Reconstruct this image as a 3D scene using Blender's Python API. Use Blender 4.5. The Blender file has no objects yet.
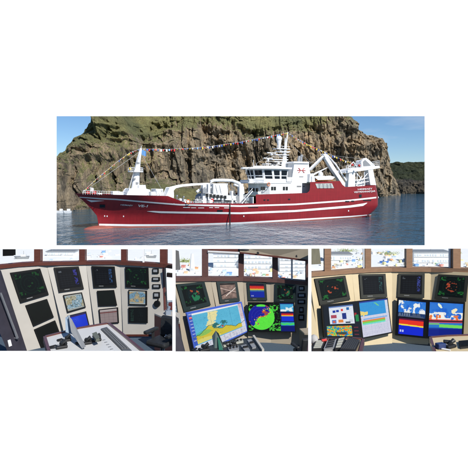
import bpy, math, random
import numpy as np
from mathutils import Vector, Matrix
random.seed(7)
R = math.radians
SC = bpy.context.scene
COL = SC.collection

# ------------------------------------------------------------------ camera, sky, sun, exposure
F = 468.0; CX = 234.0; HZ = 185.0; SEA = -8.5
cam = bpy.data.cameras.new('camera'); camo = bpy.data.objects.new('camera', cam); COL.objects.link(camo)
cam.sensor_width = 36; cam.lens = 36; cam.clip_start = 0.05; cam.clip_end = 6000
cam.shift_y = -(234.0 - HZ) / 468.0
camo.rotation_euler = (R(90), 0, 0); camo.location = (0, 0, 0)
SC.camera = camo
SUN_EL, SUN_AZ = 41.0, 146.0      # azimuth from +Y towards +X: the sun stands behind us to the right
w = bpy.data.worlds.new('World'); SC.world = w; w.use_nodes = True
nt = w.node_tree; nt.nodes.clear()
out = nt.nodes.new('ShaderNodeOutputWorld'); bg = nt.nodes.new('ShaderNodeBackground')
sky = nt.nodes.new('ShaderNodeTexSky'); sky.sky_type = 'NISHITA'; sky.sun_disc = False
sky.sun_elevation = R(SUN_EL); sky.sun_rotation = R(SUN_AZ); sky.air_density = 0.75; sky.dust_density = 0.15; sky.ozone_density = 3.5
tc = nt.nodes.new('ShaderNodeTexCoord'); mp = nt.nodes.new('ShaderNodeMapping'); mp.inputs['Scale'].default_value = (5, 5, 22)
nz = nt.nodes.new('ShaderNodeTexNoise'); nz.inputs['Scale'].default_value = 1.0; nz.inputs['Detail'].default_value = 5
cr = nt.nodes.new('ShaderNodeValToRGB'); cr.color_ramp.elements[0].position = 0.56; cr.color_ramp.elements[1].position = 0.80
cr.color_ramp.elements[1].color = (0.55, 0.55, 0.55, 1)
mx = nt.nodes.new('ShaderNodeMixRGB'); mx.inputs[2].default_value = (6.0, 6.5, 7.2, 1)
nt.links.new(tc.outputs['Generated'], mp.inputs[0]); nt.links.new(mp.outputs[0], nz.inputs[0])
nt.links.new(nz.outputs[0], cr.inputs[0]); nt.links.new(cr.outputs[0], mx.inputs[0])
hs_ = nt.nodes.new('ShaderNodeHueSaturation'); hs_.inputs['Saturation'].default_value = 1.14; hs_.inputs['Value'].default_value = 0.88
nt.links.new(sky.outputs[0], hs_.inputs['Color']); nt.links.new(hs_.outputs[0], mx.inputs[1]); nt.links.new(mx.outputs[0], bg.inputs[0])
bg.inputs[1].default_value = 0.115
nt.links.new(bg.outputs[0], out.inputs[0])
sl = bpy.data.lights.new('sun', 'SUN'); sl.energy = 5.0; sl.angle = R(0.5); sl.color = (1.0, 0.965, 0.91)
so = bpy.data.objects.new('sun', sl); COL.objects.link(so)
sd = Vector((math.sin(R(SUN_AZ)) * math.cos(R(SUN_EL)), math.cos(R(SUN_AZ)) * math.cos(R(SUN_EL)), math.sin(R(SUN_EL))))
so.rotation_euler = sd.to_track_quat('Z', 'Y').to_euler()
vs = SC.view_settings; vs.view_transform = 'Standard'; vs.look = 'None'; vs.exposure = 0.08; vs.gamma = 1.0; vs.use_curve_mapping = False

# ------------------------------------------------------------------ helpers
def srgb(*c):
    r = []
    for x in c:
        x /= 255.0
        r.append(x / 12.92 if x <= 0.04045 else ((x + 0.055) / 1.055) ** 2.4)
    return tuple(r)
MATS = {}
def mat(name, col=(0.5, 0.5, 0.5), rough=0.6, metal=0.0, var=0.10, scale=6.0, bump=0.0, stretch=(1, 1, 1), spec=0.5, coat=0.0):
    if name in MATS: return MATS[name]
    m = bpy.data.materials.new(name); m.use_nodes = True; n = m.node_tree.nodes; l = m.node_tree.links
    b = n['Principled BSDF']; b.inputs['Roughness'].default_value = rough; b.inputs['Metallic'].default_value = metal
    b.inputs['Specular IOR Level'].default_value = spec; b.inputs['Coat Weight'].default_value = coat
    t = n.new('ShaderNodeTexCoord'); mpp = n.new('ShaderNodeMapping'); mpp.inputs['Scale'].default_value = stretch
    z = n.new('ShaderNodeTexNoise'); z.inputs['Scale'].default_value = scale; z.inputs['Detail'].default_value = 6; z.inputs['Roughness'].default_value = 0.65
    l.new(t.outputs['Object'], mpp.inputs[0]); l.new(mpp.outputs[0], z.inputs[0])
    r = n.new('ShaderNodeMapRange'); r.inputs[1].default_value = 0.25; r.inputs[2].default_value = 0.75
    r.inputs[3].default_value = 1 - var; r.inputs[4].default_value = 1 + var
    l.new(z.outputs[0], r.inputs[0])
    mlt = n.new('ShaderNodeVectorMath'); mlt.operation = 'SCALE'; mlt.inputs[0].default_value = col[:3]
    l.new(r.outputs[0], mlt.inputs['Scale']); l.new(mlt.outputs[0], b.inputs['Base Color'])
    if bump:
        bp = n.new('ShaderNodeBump'); bp.inputs['Strength'].default_value = bump; bp.inputs['Distance'].default_value = 0.02
        l.new(z.outputs[0], bp.inputs['Height']); l.new(bp.outputs[0], b.inputs['Normal'])
    MATS[name] = m; return m

def tag(o, label=None, cat=None, group=None, kind=None):
    if label: o['label'] = label
    if cat: o['category'] = cat
    if group: o['group'] = group
    if kind: o['kind'] = kind
    return o
def empty(name, loc=(0, 0, 0), rz=0, parent=None):
    o = bpy.data.objects.new(name, None); COL.objects.link(o); o.location = loc; o.rotation_euler = (0, 0, rz)
    o.empty_display_size = 0.2
    if parent: o.parent = parent
    return o
class MB:
    def __init__(s): s.v = []; s.f = []; s.m = []; s.sm = []
    def add(s, vs, fs, mi=0, smooth=False):
        k = len(s.v); s.v += [tuple(x) for x in vs]
        for f in fs: s.f.append(tuple(i + k for i in f)); s.m.append(mi); s.sm.append(smooth)
        return s
    def box(s, c, d, mi=0, rz=0.0, rx=0.0, ry=0.0):
        M = Matrix.Rotation(rz, 3, 'Z') @ Matrix.Rotation(ry, 3, 'Y') @ Matrix.Rotation(rx, 3, 'X'); c = Vector(c)
        vs = [c + M @ Vector((x * d[0] / 2, y * d[1] / 2, z * d[2] / 2)) for x in (-1, 1) for y in (-1, 1) for z in (-1, 1)]
        return s.add(vs, [(0, 1, 3, 2), (4, 6, 7, 5), (0, 4, 5, 1), (2, 3, 7, 6), (0, 2, 6, 4), (1, 5, 7, 3)], mi)
    def tube(s, pts, r, n=8, mi=0, r2=None, cap=True):
        pts = [Vector(p) for p in pts]; rings = []; N = len(pts)
        for i, p in enumerate(pts):
            d = (pts[min(i + 1, N - 1)] - pts[max(i - 1, 0)]).normalized()
            a = Vector((0, 0, 1)) if abs(d.z) < 0.9 else Vector((1, 0, 0))
            x = d.cross(a).normalized(); y = d.cross(x)
            rr = r if r2 is None else r + (r2 - r) * i / (N - 1)
            rings.append([p + x * rr * math.cos(2 * math.pi * k / n) + y * rr * math.sin(2 * math.pi * k / n) for k in range(n)])
        vs = [q for rg in rings for q in rg]; fs = []
        for i in range(N - 1):
            for k in range(n):
                fs.append((i * n + k, i * n + (k + 1) % n, (i + 1) * n + (k + 1) % n, (i + 1) * n + k))
        s.add(vs, fs, mi, True)
        if cap: s.add(rings[0], [tuple(range(n))], mi); s.add(rings[-1], [tuple(range(n))], mi)
        return s
    def ball(s, c, r, n=12, sc=(1, 1, 1), mi=0):
        vs = []; fs = []; m = n // 2 + 1
        for j in range(m):
            th = math.pi * j / (m - 1)
            for k in range(n):
                ph = 2 * math.pi * k / n
                vs.append((c[0] + r * sc[0] * math.sin(th) * math.cos(ph), c[1] + r * sc[1] * math.sin(th) * math.sin(ph), c[2] + r * sc[2] * math.cos(th)))
        for j in range(m - 1):
            for k in range(n): fs.append((j * n + k, j * n + (k + 1) % n, (j + 1) * n + (k + 1) % n, (j + 1) * n + k))
        return s.add(vs, fs, mi, True)
    def prism(s, A, B, mi=0):
        n = len(A); fs = [tuple(range(n)), tuple(range(2 * n - 1, n - 1, -1))] + [(i, (i + 1) % n, n + (i + 1) % n, n + i) for i in range(n)]
        return s.add(list(A) + list(B), fs, mi)
    def build(s, name, mats, parent=None, bevel=0.0):
        me = bpy.data.meshes.new(name); me.from_pydata(s.v, [], s.f)
        for m in (mats if isinstance(mats, (list, tuple)) else [mats]): me.materials.append(m)
        me.polygons.foreach_set('material_index', s.m); me.polygons.foreach_set('use_smooth', s.sm)
        me.update()
        o = bpy.data.objects.new(name, me); COL.objects.link(o)
        if parent: o.parent = parent
        if bevel:
            b = o.modifiers.new('bevel', 'BEVEL'); b.width = bevel; b.segments = 2; b.limit_method = 'ANGLE'
        return o
def grid_mesh(name, V, mats, parent=None, smooth=True, attrs=None, flip=False):
    nj, ni, _ = V.shape; me = bpy.data.meshes.new(name)
    idx = np.arange(nj * ni).reshape(nj, ni)
    q = np.stack([idx[:-1, :-1], idx[:-1, 1:], idx[1:, 1:], idx[1:, :-1]], -1).reshape(-1, 4)
    if flip: q = q[:, ::-1]
    me.vertices.add(nj * ni); me.vertices.foreach_set('co', V.reshape(-1).astype(np.float32))
    me.loops.add(q.size); me.loops.foreach_set('vertex_index', q.reshape(-1).astype(np.int32))
    me.polygons.add(len(q)); me.polygons.foreach_set('loop_start', (np.arange(len(q)) * 4).astype(np.int32))
    me.polygons.foreach_set('loop_total', np.full(len(q), 4, np.int32))
    me.polygons.foreach_set('use_smooth', np.full(len(q), smooth))
    for m in (mats if isinstance(mats, (list, tuple)) else [mats]): me.materials.append(m)
    me.update(calc_edges=True)
    for k, a in (attrs or {}).items():
        if a.ndim == 3:
            at = me.color_attributes.new(k, 'FLOAT_COLOR', 'POINT')
            c = np.ones((nj * ni, 4), np.float32); c[:, :3] = a.reshape(-1, 3); at.data.foreach_set('color', c.reshape(-1))
        else:
            at = me.attributes.new(k, 'FLOAT', 'POINT'); at.data.foreach_set('value', a.reshape(-1).astype(np.float32))
    o = bpy.data.objects.new(name, me); COL.objects.link(o)
    if parent: o.parent = parent
    return o
def _h(ix, iy, iz, s):
    n = (ix * 374761393 + iy * 668265263 + iz * 2147483647 + s * 1274126177) & 0xffffffff
    n = ((n ^ (n >> 13)) * 1274126177) & 0xffffffff
    return ((n ^ (n >> 16)) & 0xffff) / 65535.0
def vnoise(x, y, z=0.0, s=0):
    x, y, z = np.broadcast_arrays(np.asarray(x, float), np.asarray(y, float), np.asarray(z, float))
    ix = np.floor(x).astype(np.int64); iy = np.floor(y).astype(np.int64); iz = np.floor(z).astype(np.int64)
    fx = x - ix; fy = y - iy; fz = z - iz
    fx = fx * fx * (3 - 2 * fx); fy = fy * fy * (3 - 2 * fy); fz = fz * fz * (3 - 2 * fz)
    g = lambda a, b, c: _h(ix + a, iy + b, iz + c, s)
    l = lambda a, b, t: a + (b - a) * t
    return l(l(l(g(0, 0, 0), g(1, 0, 0), fx), l(g(0, 1, 0), g(1, 1, 0), fx), fy), l(l(g(0, 0, 1), g(1, 0, 1), fx), l(g(0, 1, 1), g(1, 1, 1), fx), fy), fz)
def fbm(x, y, z=0.0, o=5, s=0, g=0.5):
    t = 0; a = 1; k = 0
    for i in range(o):
        t = t + a * vnoise(np.asarray(x) * 2 ** i, np.asarray(y) * 2 ** i, np.asarray(z) * 2 ** i, s + i * 17); k += a; a *= g
    return t / k
def ridge(x, y, z=0.0, o=4, s=0):
    t = 0; a = 1; k = 0
    for i in range(o):
        t = t + a * (1 - np.abs(2 * vnoise(np.asarray(x) * 2 ** i, np.asarray(y) * 2 ** i, np.asarray(z) * 2 ** i, s + i * 31) - 1)); k += a; a *= 0.5
    return t / k
def smooth(a, b, x):
    t = np.clip((x - a) / (b - a), 0, 1); return t * t * (3 - 2 * t)
def P(px, py, Y): return Vector(((px - CX) / F * Y, Y, (HZ - py) / F * Y))
_txt = {}
def text_geo(s, bold=0.0):
    k = (s, bold)
    if k in _txt: return _txt[k]
    cu = bpy.data.curves.new('t', 'FONT'); cu.body = s; cu.size = 1; cu.offset = bold; cu.resolution_u = 3
    o = bpy.data.objects.new('t', cu); COL.objects.link(o)
    dg = bpy.context.evaluated_depsgraph_get(); dg.update()
    me = bpy.data.meshes.new_from_object(o.evaluated_get(dg))
    vs = [v.co.copy() for v in me.vertices]; fs = [tuple(p.vertices) for p in me.polygons]
    x1 = max(v.x for v in vs); h = max(v.y for v in vs)
    bpy.data.objects.remove(o); bpy.data.curves.remove(cu); bpy.data.meshes.remove(me)
    _txt[k] = ([(v.x / x1, v.y / h) for v in vs], fs); return _txt[k]

# ------------------------------------------------------------------ materials
WHITE = mat('white_paint', (0.80, 0.81, 0.82), 0.4, var=0.12, scale=1.6, bump=0.05, stretch=(1.6, 1, .35))
WALLW = mat('white_plaster', (0.90, 0.90, 0.90), 0.9, var=0.004, scale=3, spec=0.1)
RED = mat('red_hull_paint', (0.265, 0.013, 0.018), 0.38, var=0.10, scale=0.35, bump=0.04, stretch=(1, 1, 3), coat=0.2)
def hull_paint():
    m = RED; n = m.node_tree.nodes; l = m.node_tree.links; b = n['Principled BSDF']; src = b.inputs['Base Color'].links[0].from_socket
    t = n.new('ShaderNodeTexCoord'); sp = n.new('ShaderNodeSeparateXYZ'); cb = n.new('ShaderNodeCombineXYZ'); l.new(t.outputs['Object'], sp.inputs[0]); l.new(sp.outputs['X'], cb.inputs['X']); l.new(sp.outputs['Z'], cb.inputs['Y'])
    bk = n.new('ShaderNodeTexBrick'); bk.inputs['Scale'].default_value = 1.0; bk.inputs['Brick Width'].default_value = 5.5; bk.inputs['Row Height'].default_value = 1.5; bk.inputs['Mortar Size'].default_value = 0.035; bk.inputs['Mortar Smooth'].default_value = 0.6
    bk.inputs['Color1'].default_value = (1, 1, 1, 1); bk.inputs['Color2'].default_value = (.90, .90, .92, 1); bk.inputs['Mortar'].default_value = (.84, .82, .82, 1); l.new(cb.outputs[0], bk.inputs['Vector'])
    mp = n.new('ShaderNodeMapping'); mp.inputs['Scale'].default_value = (2.2, 1, .16); z = n.new('ShaderNodeTexNoise'); z.inputs['Scale'].default_value = 1.0; z.inputs['Detail'].default_value = 7; z.inputs['Roughness'].default_value = .7
    l.new(t.outputs['Object'], mp.inputs[0]); l.new(mp.outputs[0], z.inputs[0]); mr = n.new('ShaderNodeMapRange'); mr.inputs[1].default_value = .3; mr.inputs[2].default_value = .7; mr.inputs[3].default_value = .80; mr.inputs[4].default_value = 1.12; l.new(z.outputs[0], mr.inputs[0])
    a = n.new('ShaderNodeMixRGB'); a.blend_type = 'MULTIPLY'; a.inputs[0].default_value = 1; l.new(src, a.inputs[1]); l.new(bk.outputs[0], a.inputs[2])
    v = n.new('ShaderNodeVectorMath'); v.operation = 'SCALE'; l.new(a.outputs[0], v.inputs[0]); l.new(mr.outputs[0], v.inputs['Scale']); l.new(v.outputs[0], b.inputs['Base Color'])
hull_paint()
BOOT = mat('boot_paint', (0.30, 0.085, 0.06), 0.6, var=0.25, scale=0.9, stretch=(0.4, 1, 3))
STRIPE = mat('stripe_white', (0.78, 0.78, 0.78), 0.4, var=0.06, scale=1.0)
DECK = mat('deck_green', (0.16, 0.20, 0.18), 0.8, var=0.15, scale=0.6)
DARKW = mat('dark_window', (0.012, 0.016, 0.022), 0.08, var=0.2, scale=1)
BLACK = mat('black_rubber', (0.012, 0.012, 0.013), 0.55, var=0.2, scale=20)
GREYM = mat('grey_metal', (0.32, 0.33, 0.34), 0.45, metal=0.3, var=0.12, scale=8)
STEEL = mat('stainless', (0.55, 0.56, 0.58), 0.3, metal=0.8, var=0.1, scale=12)
ORANGE = mat('orange', (0.65, 0.16, 0.03), 0.5)
BLUEP = mat('blue_plastic', (0.05, 0.16, 0.48), 0.4)
REDP = mat('red_plastic', (0.55, 0.035, 0.03), 0.45)
YELP = mat('yellow_plastic', (0.72, 0.50, 0.06), 0.45)
GRNP = mat('green_plastic', (0.06, 0.30, 0.10), 0.45)

# ------------------------------------------------------------------ sea, cliff, headland
def sea():
    m = bpy.data.materials.new('sea_water'); m.use_nodes = True; n = m.node_tree.nodes; l = m.node_tree.links
    b = n['Principled BSDF']; b.inputs['Base Color'].default_value = (0.028, 0.085, 0.135, 1); b.inputs['Roughness'].default_value = 0.05; b.inputs['IOR'].default_value = 1.24
    g = n.new('ShaderNodeNewGeometry'); h = None
    for sc, st, am in ((0.12, (1, .7, 1), 0.8), (0.42, (1, .55, 1), 0.42), (0.95, (1, .5, 1), 0.26), (2.2, (1, .5, 1), 0.10)):
        mp = n.new('ShaderNodeMapping'); mp.inputs['Scale'].default_value = st; mp.inputs['Rotation'].default_value = (0, 0, R(18 + sc * 6))
        z = n.new('ShaderNodeTexNoise'); z.inputs['Scale'].default_value = sc; z.inputs['Detail'].default_value = 4; z.inputs['Distortion'].default_value = 0.4
        l.new(g.outputs['Position'], mp.inputs[0]); l.new(mp.outputs[0], z.inputs[0])
        k = n.new('ShaderNodeMath'); k.operation = 'MULTIPLY'; k.inputs[1].default_value = am; l.new(z.outputs[0], k.inputs[0])
        if h is None: h = k
        else:
            a = n.new('ShaderNodeMath'); a.operation = 'ADD'; l.new(h.outputs[0], a.inputs[0]); l.new(k.outputs[0], a.inputs[1]); h = a
    # patches where the wind ruffles the water
    z = n.new('ShaderNodeTexNoise'); z.inputs['Scale'].default_value = 0.035; z.inputs['Detail'].default_value = 3
    l.new(g.outputs['Position'], z.inputs[0])
    mr = n.new('ShaderNodeMapRange'); mr.inputs[1].default_value = 0.35; mr.inputs[2].default_value = 0.65; mr.inputs[3].default_value = 0.55; mr.inputs[4].default_value = 1.0
    l.new(z.outputs[0], mr.inputs[0])
    bp = n.new('ShaderNodeBump'); bp.inputs['Distance'].default_value = 2.0
    l.new(mr.outputs[0], bp.inputs['Strength']); l.new(h.outputs[0], bp.inputs['Height']); l.new(bp.outputs[0], b.inputs['Normal'])
    x = np.linspace(-1, 1, 60); y = np.linspace(0, 1, 60)
    X, Y = np.meshgrid(np.sign(x) * np.abs(x) ** 3 * 3000, 4 + y ** 3 * 4500)
    V = np.stack([X, Y, np.full_like(X, SEA)], -1)
    tag(grid_mesh('sea', V, m), kind='structure')
sea()

def rock_mat(name, a, b_, c, grass, gdark, sc=0.35):
    m = bpy.data.materials.new(name); m.use_nodes = True; n = m.node_tree.nodes; l = m.node_tree.links
    b = n['Principled BSDF']; b.inputs['Roughness'].default_value = 0.95; b.inputs['Specular IOR Level'].default_value = 0.15
    g = n.new('ShaderNodeNewGeometry')
    def noise(scale, st, det=6, ro=0.6):
        mp = n.new('ShaderNodeMapping'); mp.inputs['Scale'].default_value = st
        z = n.new('ShaderNodeTexNoise'); z.inputs['Scale'].default_value = scale; z.inputs['Detail'].default_value = det; z.inputs['Roughness'].default_value = ro
        l.new(g.outputs['Position'], mp.inputs[0]); l.new(mp.outputs[0], z.inputs[0]); return z
    def ramp(src, p0, p1, c0, c1, mid=None):
        r = n.new('ShaderNodeValToRGB'); e = r.color_ramp.elements; e[0].position = p0; e[1].position = p1; e[0].color = (*c0, 1); e[1].color = (*c1, 1)
        if mid: q = e.new((p0 + p1) / 2); q.color = (*mid, 1)
        l.new(src.outputs[0], r.inputs[0]); return r
    col = ramp(noise(sc * .8, (1, 1, 0.38), 10, .72), 0.38, 0.60, c, a, b_)
    gr = ramp(noise(0.35, (1, 1, 1), 8, 0.75), 0.36, 0.66, gdark, grass)
    at = n.new('ShaderNodeAttribute'); at.attribute_name = 'grass'
    z = noise(0.5, (1, 1, 1), 7, 0.7)
    ad = n.new('ShaderNodeMath'); ad.operation = 'ADD'; l.new(at.outputs['Fac'], ad.inputs[0]); l.new(z.outputs[0], ad.inputs[1])
    st = n.new('ShaderNodeMapRange'); st.inputs[1].default_value = 0.94; st.inputs[2].default_value = 1.10; l.new(ad.outputs[0], st.inputs[0])
    mx = n.new('ShaderNodeMixRGB'); l.new(st.outputs[0], mx.inputs[0]); l.new(col.outputs[0], mx.inputs[1]); l.new(gr.outputs[0], mx.inputs[2])
    bgp = noise(0.035, (1, 1, 1.3), 4, .6); bgr = ramp(bgp, .40, .60, (.72, .74, .76), (1.12, 1.04, .92)); mm_ = n.new('ShaderNodeMixRGB'); mm_.blend_type = 'MULTIPLY'; mm_.inputs[0].default_value = 1; l.new(mx.outputs[0], mm_.inputs[1]); l.new(bgr.outputs[0], mm_.inputs[2]); mx = mm_
    # fine mottling of lichen and broken stone
    f = noise(1.8, (1, 1, 0.6), 5, 0.7); fr = n.new('ShaderNodeMapRange'); fr.inputs[1].default_value = 0.3; fr.inputs[2].default_value = 0.7; fr.inputs[3].default_value = 0.55; fr.inputs[4].default_value = 1.4
    l.new(f.outputs[0], fr.inputs[0]); v = n.new('ShaderNodeVectorMath'); v.operation = 'SCALE'; l.new(mx.outputs[0], v.inputs[0]); l.new(fr.outputs[0], v.inputs['Scale'])
    l.new(v.outputs[0], b.inputs['Base Color'])
    bp = n.new('ShaderNodeBump'); bp.inputs['Strength'].default_value = 1.0; bp.inputs['Distance'].default_value = 1.6
    l.new(noise(0.9, (1, 1, 0.6), 8, 0.75).outputs[0], bp.inputs['Height']); l.new(bp.outputs[0], b.inputs['Normal'])
    return m
ROCK = rock_mat('cliff_rock', (0.58, 0.46, 0.31), (0.36, 0.295, 0.21), (0.13, 0.113, 0.09), (0.32, 0.33, 0.155), (0.17, 0.165, 0.085))
ROCK2 = rock_mat('headland_rock', (0.14, 0.125, 0.10), (0.085, 0.08, 0.07), (0.04, 0.04, 0.042), (0.075, 0.090, 0.050), (0.028, 0.038, 0.028))

def gauss(px, py, cx, cy, sx, sy, rot=0):
    c, s = math.cos(R(rot)), math.sin(R(rot)); dx = (px - cx); dy = (py - cy)
    return np.exp(-(((dx * c + dy * s) / sx) ** 2 + ((-dx * s + dy * c) / sy) ** 2))
def cliff():
    NX, NZ = 1150, 400
    px = np.linspace(-60, 402.5, NX)
    ybase = np.interp(px, [-60, 10, 56, 140, 250, 350, 402.5], [217, 214, 212, 205, 200.5, 198.2, 197])
    ytop = np.interp(px, [-60, 20, 56, 60, 66, 68, 73, 81, 90.6, 96.5, 97.4, 150, 250, 335, 347, 352.5, 358, 359.5, 366, 372.7, 381, 386, 388, 390.4, 394, 397.7, 401, 402.5],
                     [190, 172, 157, 153.5, 149.5, 144, 138.5, 134, 128.5, 125, 112, 88, 80, 98, 115.5, 119.5, 123.5, 129, 133, 136, 139, 143.7, 153, 166, 177, 188.5, 196.3, 197.2])
    ytop = ytop + (fbm(px / 3.0, 5.3, o=3, s=4) - 0.5) * 2.2 * (ytop > 105)
    Yb = -SEA * F / (ybase - HZ)
    t = np.linspace(0, 1, NZ)[:, None]
    PX = np.repeat(px[None, :], NZ, 0); PY = (ybase + 1.0)[None, :] * (1 - t) + ytop[None, :] * t
    # face up to yc, then a gentler slope running back
    yc = np.interp(px, [-60, 56, 80, 120, 150, 200, 250, 300, 340, 360, 402], [190, 166, 152, 143, 140, 128, 138, 133, 122, 118, 117])[None, :]
    yc = yc + (fbm(px / 14.0, 1.7, o=4, s=9) - 0.5)[None, :] * 14
    m_face = Yb / F  # metres per pixel
    up = np.clip(yc - PY, 0, None); face = np.clip(PY - yc, 0, None)
    hf = np.clip((ybase[None, :] - PY), 0, None)
    Y = Yb[None, :] + hf * m_face[None, :] * 0.22 + up * m_face[None, :] * 1.35
    # turn away at the right-hand end of the cliff and at the left skyline
    Y = Y + 60 * smooth(372, 402, PX) ** 2 + 30 * smooth(0.90, 1.0, t) ** 2 * (ytop[None, :] > 113)
    # talus apron with turf behind the ship's foredeck
    ap = smooth(120, 165, PX) * (1 - smooth(205, 232, PX)) * smooth(176 + 6 * np.sin(PX / 13.0) + 14 * np.clip((PX - 175) / 40, -1, 1) ** 2, 200, PY)
    Y = Y - ap * 26
    X = (PX - CX) / F * Y; Z = (HZ - PY) / F * Y
    fw = np.clip(1 - up / 30.0, 0.30, 1) * (1 - 0.85 * smooth(0, 0.3, ap)) * (0.35 + 0.65 * smooth(402, 385, PX)) * (1 - 0.7 * smooth(0.95, 1, t))
    # buttresses, columns, ledges
    wx = (fbm(X / 30, Z / 25, 0, 3, 5) - 0.5) * 9
    rk = smooth(95, 175, PX + (fbm(PX / 20, PY / 12, 0, 3, 6) - .5) * 60) * (0.75 + 0.25 * smooth(360, 330, PX))      # columnar on the right, broken slope on the left
    D = (ridge((X + wx) / 40, Y / 90, Z / 120, 4, 3) - 0.55) * 20 * fw
    D += (ridge((X + wx) / 12, Y / 40, Z / 50, 4, 11) ** 1.4 - 0.5) * 13 * fw * (0.45 + 0.55 * rk)
    def blocks(wd, ht, amp, sd):
        q = (X + wx * .4 + (vnoise(Z / ht, X / 9, 0, sd) - .5) * wd * .8 + Z * .08) / wd; i = np.floor(q).astype(np.int64); off = _h(i, i * 0 + 3, i * 0, sd) * ht * 3
        j = np.floor((Z + off + X * .12) / ht + (vnoise(X / 4, Z / 4, 0, sd + 1) - .5) * .5).astype(np.int64)
        return (_h(i, j, i * 0, sd + 2) - .5) * amp + np.abs(q - i - .5) ** 3 * amp * 2.0
    D += blocks(7.5, 17, 5.0, 201) * fw * (0.4 + .6 * rk) + blocks(2.9, 9, 3.4, 211) * (0.3 + .7 * fw) * (0.5 + .5 * rk) + blocks(1.3, 3.6, 1.5, 221) * (0.4 + .6 * fw)
    D += (fbm(X / 9, Y / 9, Z / 9, 6, 41) - 0.5) * (9.0 + 8 * (1 - rk)) * (0.45 + 0.55 * fw)
    band = ridge((X + Z * .9) / 55, Y / 60, (Z - X * .22 + 10 * fbm(X / 30, Z / 30, 0, 3, 92)) / 11, 3, 91)
    D -= smooth(.62, .95, band) * (4.5 + 5 * (1 - rk)) * (0.3 + fbm(X / 25, Z / 25, 0, 2, 14))
    # big hollows and overhangs in the face
    hol = np.zeros_like(D)
    for cx, cy, sx, sy, d, ro in ((212, 154, 10, 17, 20, 0), (229, 153, 11, 9, 15, -15), (231, 168, 5, 14, 9, 0), (250, 132, 14, 2.6, 12, 18), (203, 128, 7, 7, 11, 0), (168, 156, 3, 10, 9, 0),
                              (187, 168, 3, 12, 6, 0), (246, 160, 4, 12, 8, 0), (160, 126, 14, 3.0, 8, -18), (100, 134, 22, 2.6, 9, -16), (82, 146, 13, 2.8, 9, -25), (66, 178, 4, 14, 8, 0),
                              (108, 180, 3, 8, 8, -20), (345, 128, 10, 5, 9, 25), (352, 150, 3, 12, 6, 0), (377, 155, 3, 16, 7, 0), (304, 150, 4, 10, 6, 0), (325, 160, 3, 9, 6, 0), (120, 165, 2.5, 9, 6, 10),
                              (90, 170, 2.5, 12, 6, 0), (145, 178, 2.5, 7, 5, 0), (276, 140, 4, 6, 7, 0), (262, 150, 3, 10, 6, 0), (218, 132, 12, 3, 8, 10), (316, 128, 12, 2.4, 7, 14)):
        hol += gauss(PX + (fbm(PX / 6, PY / 6, 0, 3, 81) - 0.5) * 9, PY + (fbm(PX / 5, PY / 5, 3, 3, 83) - 0.5) * 9, cx, cy, sx, sy, ro) * d
    hol = hol * .85 * (0.45 + 1.1 * fbm(X / 6, Y / 9, Z / 12, 4, 97))
    Yn = Y + D + hol
    X = X + (fbm(Z / 9, Y / 9, X / 9, 3, 61) - 0.5) * 1.6
    V = np.stack([X, Yn, Z], -1)
    dyz = np.gradient(Yn, axis=0) / (np.gradient(Z, axis=0) + 1e-6)
    slope = smooth(0.5, 2.2, dyz)
    grass = 0.24 + 0.30 * smooth(0, 14, up) + 0.22 * slope * smooth(-12, 6, up) + 0.35 * smooth(0.12, 0.4, ap)
    grass += 0.22 * gauss(PX, PY, 97, 132, 26, 5, -20) + 0.25 * gauss(PX, PY, 82, 205, 14, 8, 30) + 0.2 * gauss(PX, PY, 290, 122, 30, 7)
    grass += 0.20 * (1 - smooth(100, 210, PX)) * smooth(.40, .62, fbm(X / 22, Z / 14, 0, 4, 33)) + 0.10 * (1 - smooth(120, 260, PX)) + 0.16 * smooth(150, 128, PY)
    grass -= 0.30 * smooth(1.2, 4, np.abs(np.gradient(D, axis=1)) / np.maximum(np.abs(np.gradient(X, axis=1)), .05)) + 0.25 * smooth(4, 10, hol) + 0.12 * smooth(340, 380, PX) + 0.18 * gauss(PX, PY, 75, 145, 14, 6, -25) + 0.12 * smooth(196, 206, PY) * (PX < 75)
    # the back of the hill falls away behind the skyline
    bk = V[-1].copy(); b1 = bk.copy(); b1[:, 1] += 60; b1[:, 2] -= 12; b2 = bk.copy(); b2[:, 1] += 260; b2[:, 2] = SEA - 3
    V = np.concatenate([V, b1[None], b2[None]], 0); grass = np.concatenate([grass, grass[-1:], grass[-1:]], 0)
    tag(grid_mesh('cliff', V, ROCK, smooth=False, attrs={'grass': grass}), 'steep brown basalt cliff with turf on its upper slopes behind the ship', kind='structure')
cliff()
def headland():
    NX, NZ = 420, 170
    px = np.linspace(372, 520, NX)
    ytop = np.interp(px, [372, 388, 391, 397.7, 403, 410, 417, 424, 450, 490, 520], [168, 164.5, 163.5, 161.4, 163, 161.4, 162.6, 161.6, 166, 176, 192]) + (fbm(px / 3, 0.5, o=3, s=2) - 0.5) * 1.8
    Yb = np.interp(px, [372, 520], [470, 400]); ybase = HZ - SEA * F / Yb
    t = np.linspace(0, 1, NZ)[:, None]; PX = np.repeat(px[None], NZ, 0); PY = (ybase + 0.6)[None] * (1 - t) + ytop[None] * t
    yc = 183 + (fbm(px / 9, 2.2, o=3, s=5) - 0.5)[None] * 8
    up = np.clip(yc - PY, 0, None); m = (Yb / F)[None]
    Y = Yb[None] + (ybase[None] - PY) * m * 0.2 + up * m * 1.4
    X = (PX - CX) / F * Y; Z = (HZ - PY) / F * Y
    D = (ridge(X / 22, Y / 70, Z / 60, 4, 5) - 0.55) * 14 + (fbm(X / 8, Y / 10, Z / 9, 5, 8) - 0.5) * 16
    V = np.stack([X, Y + D, Z], -1)
    g = 0.05 + 0.62 * smooth(0, 5, up)
    bk = V[-1].copy(); bk[:, 1] += 200; bk[:, 2] = SEA - 3
    V = np.concatenate([V, bk[None]], 0); g = np.concatenate([g, g[-1:]], 0)
    tag(grid_mesh('headland', V, ROCK2, attrs={'grass': g}), 'darker green headland with low rock cliffs across the bay', kind='structure')
headland()

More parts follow.
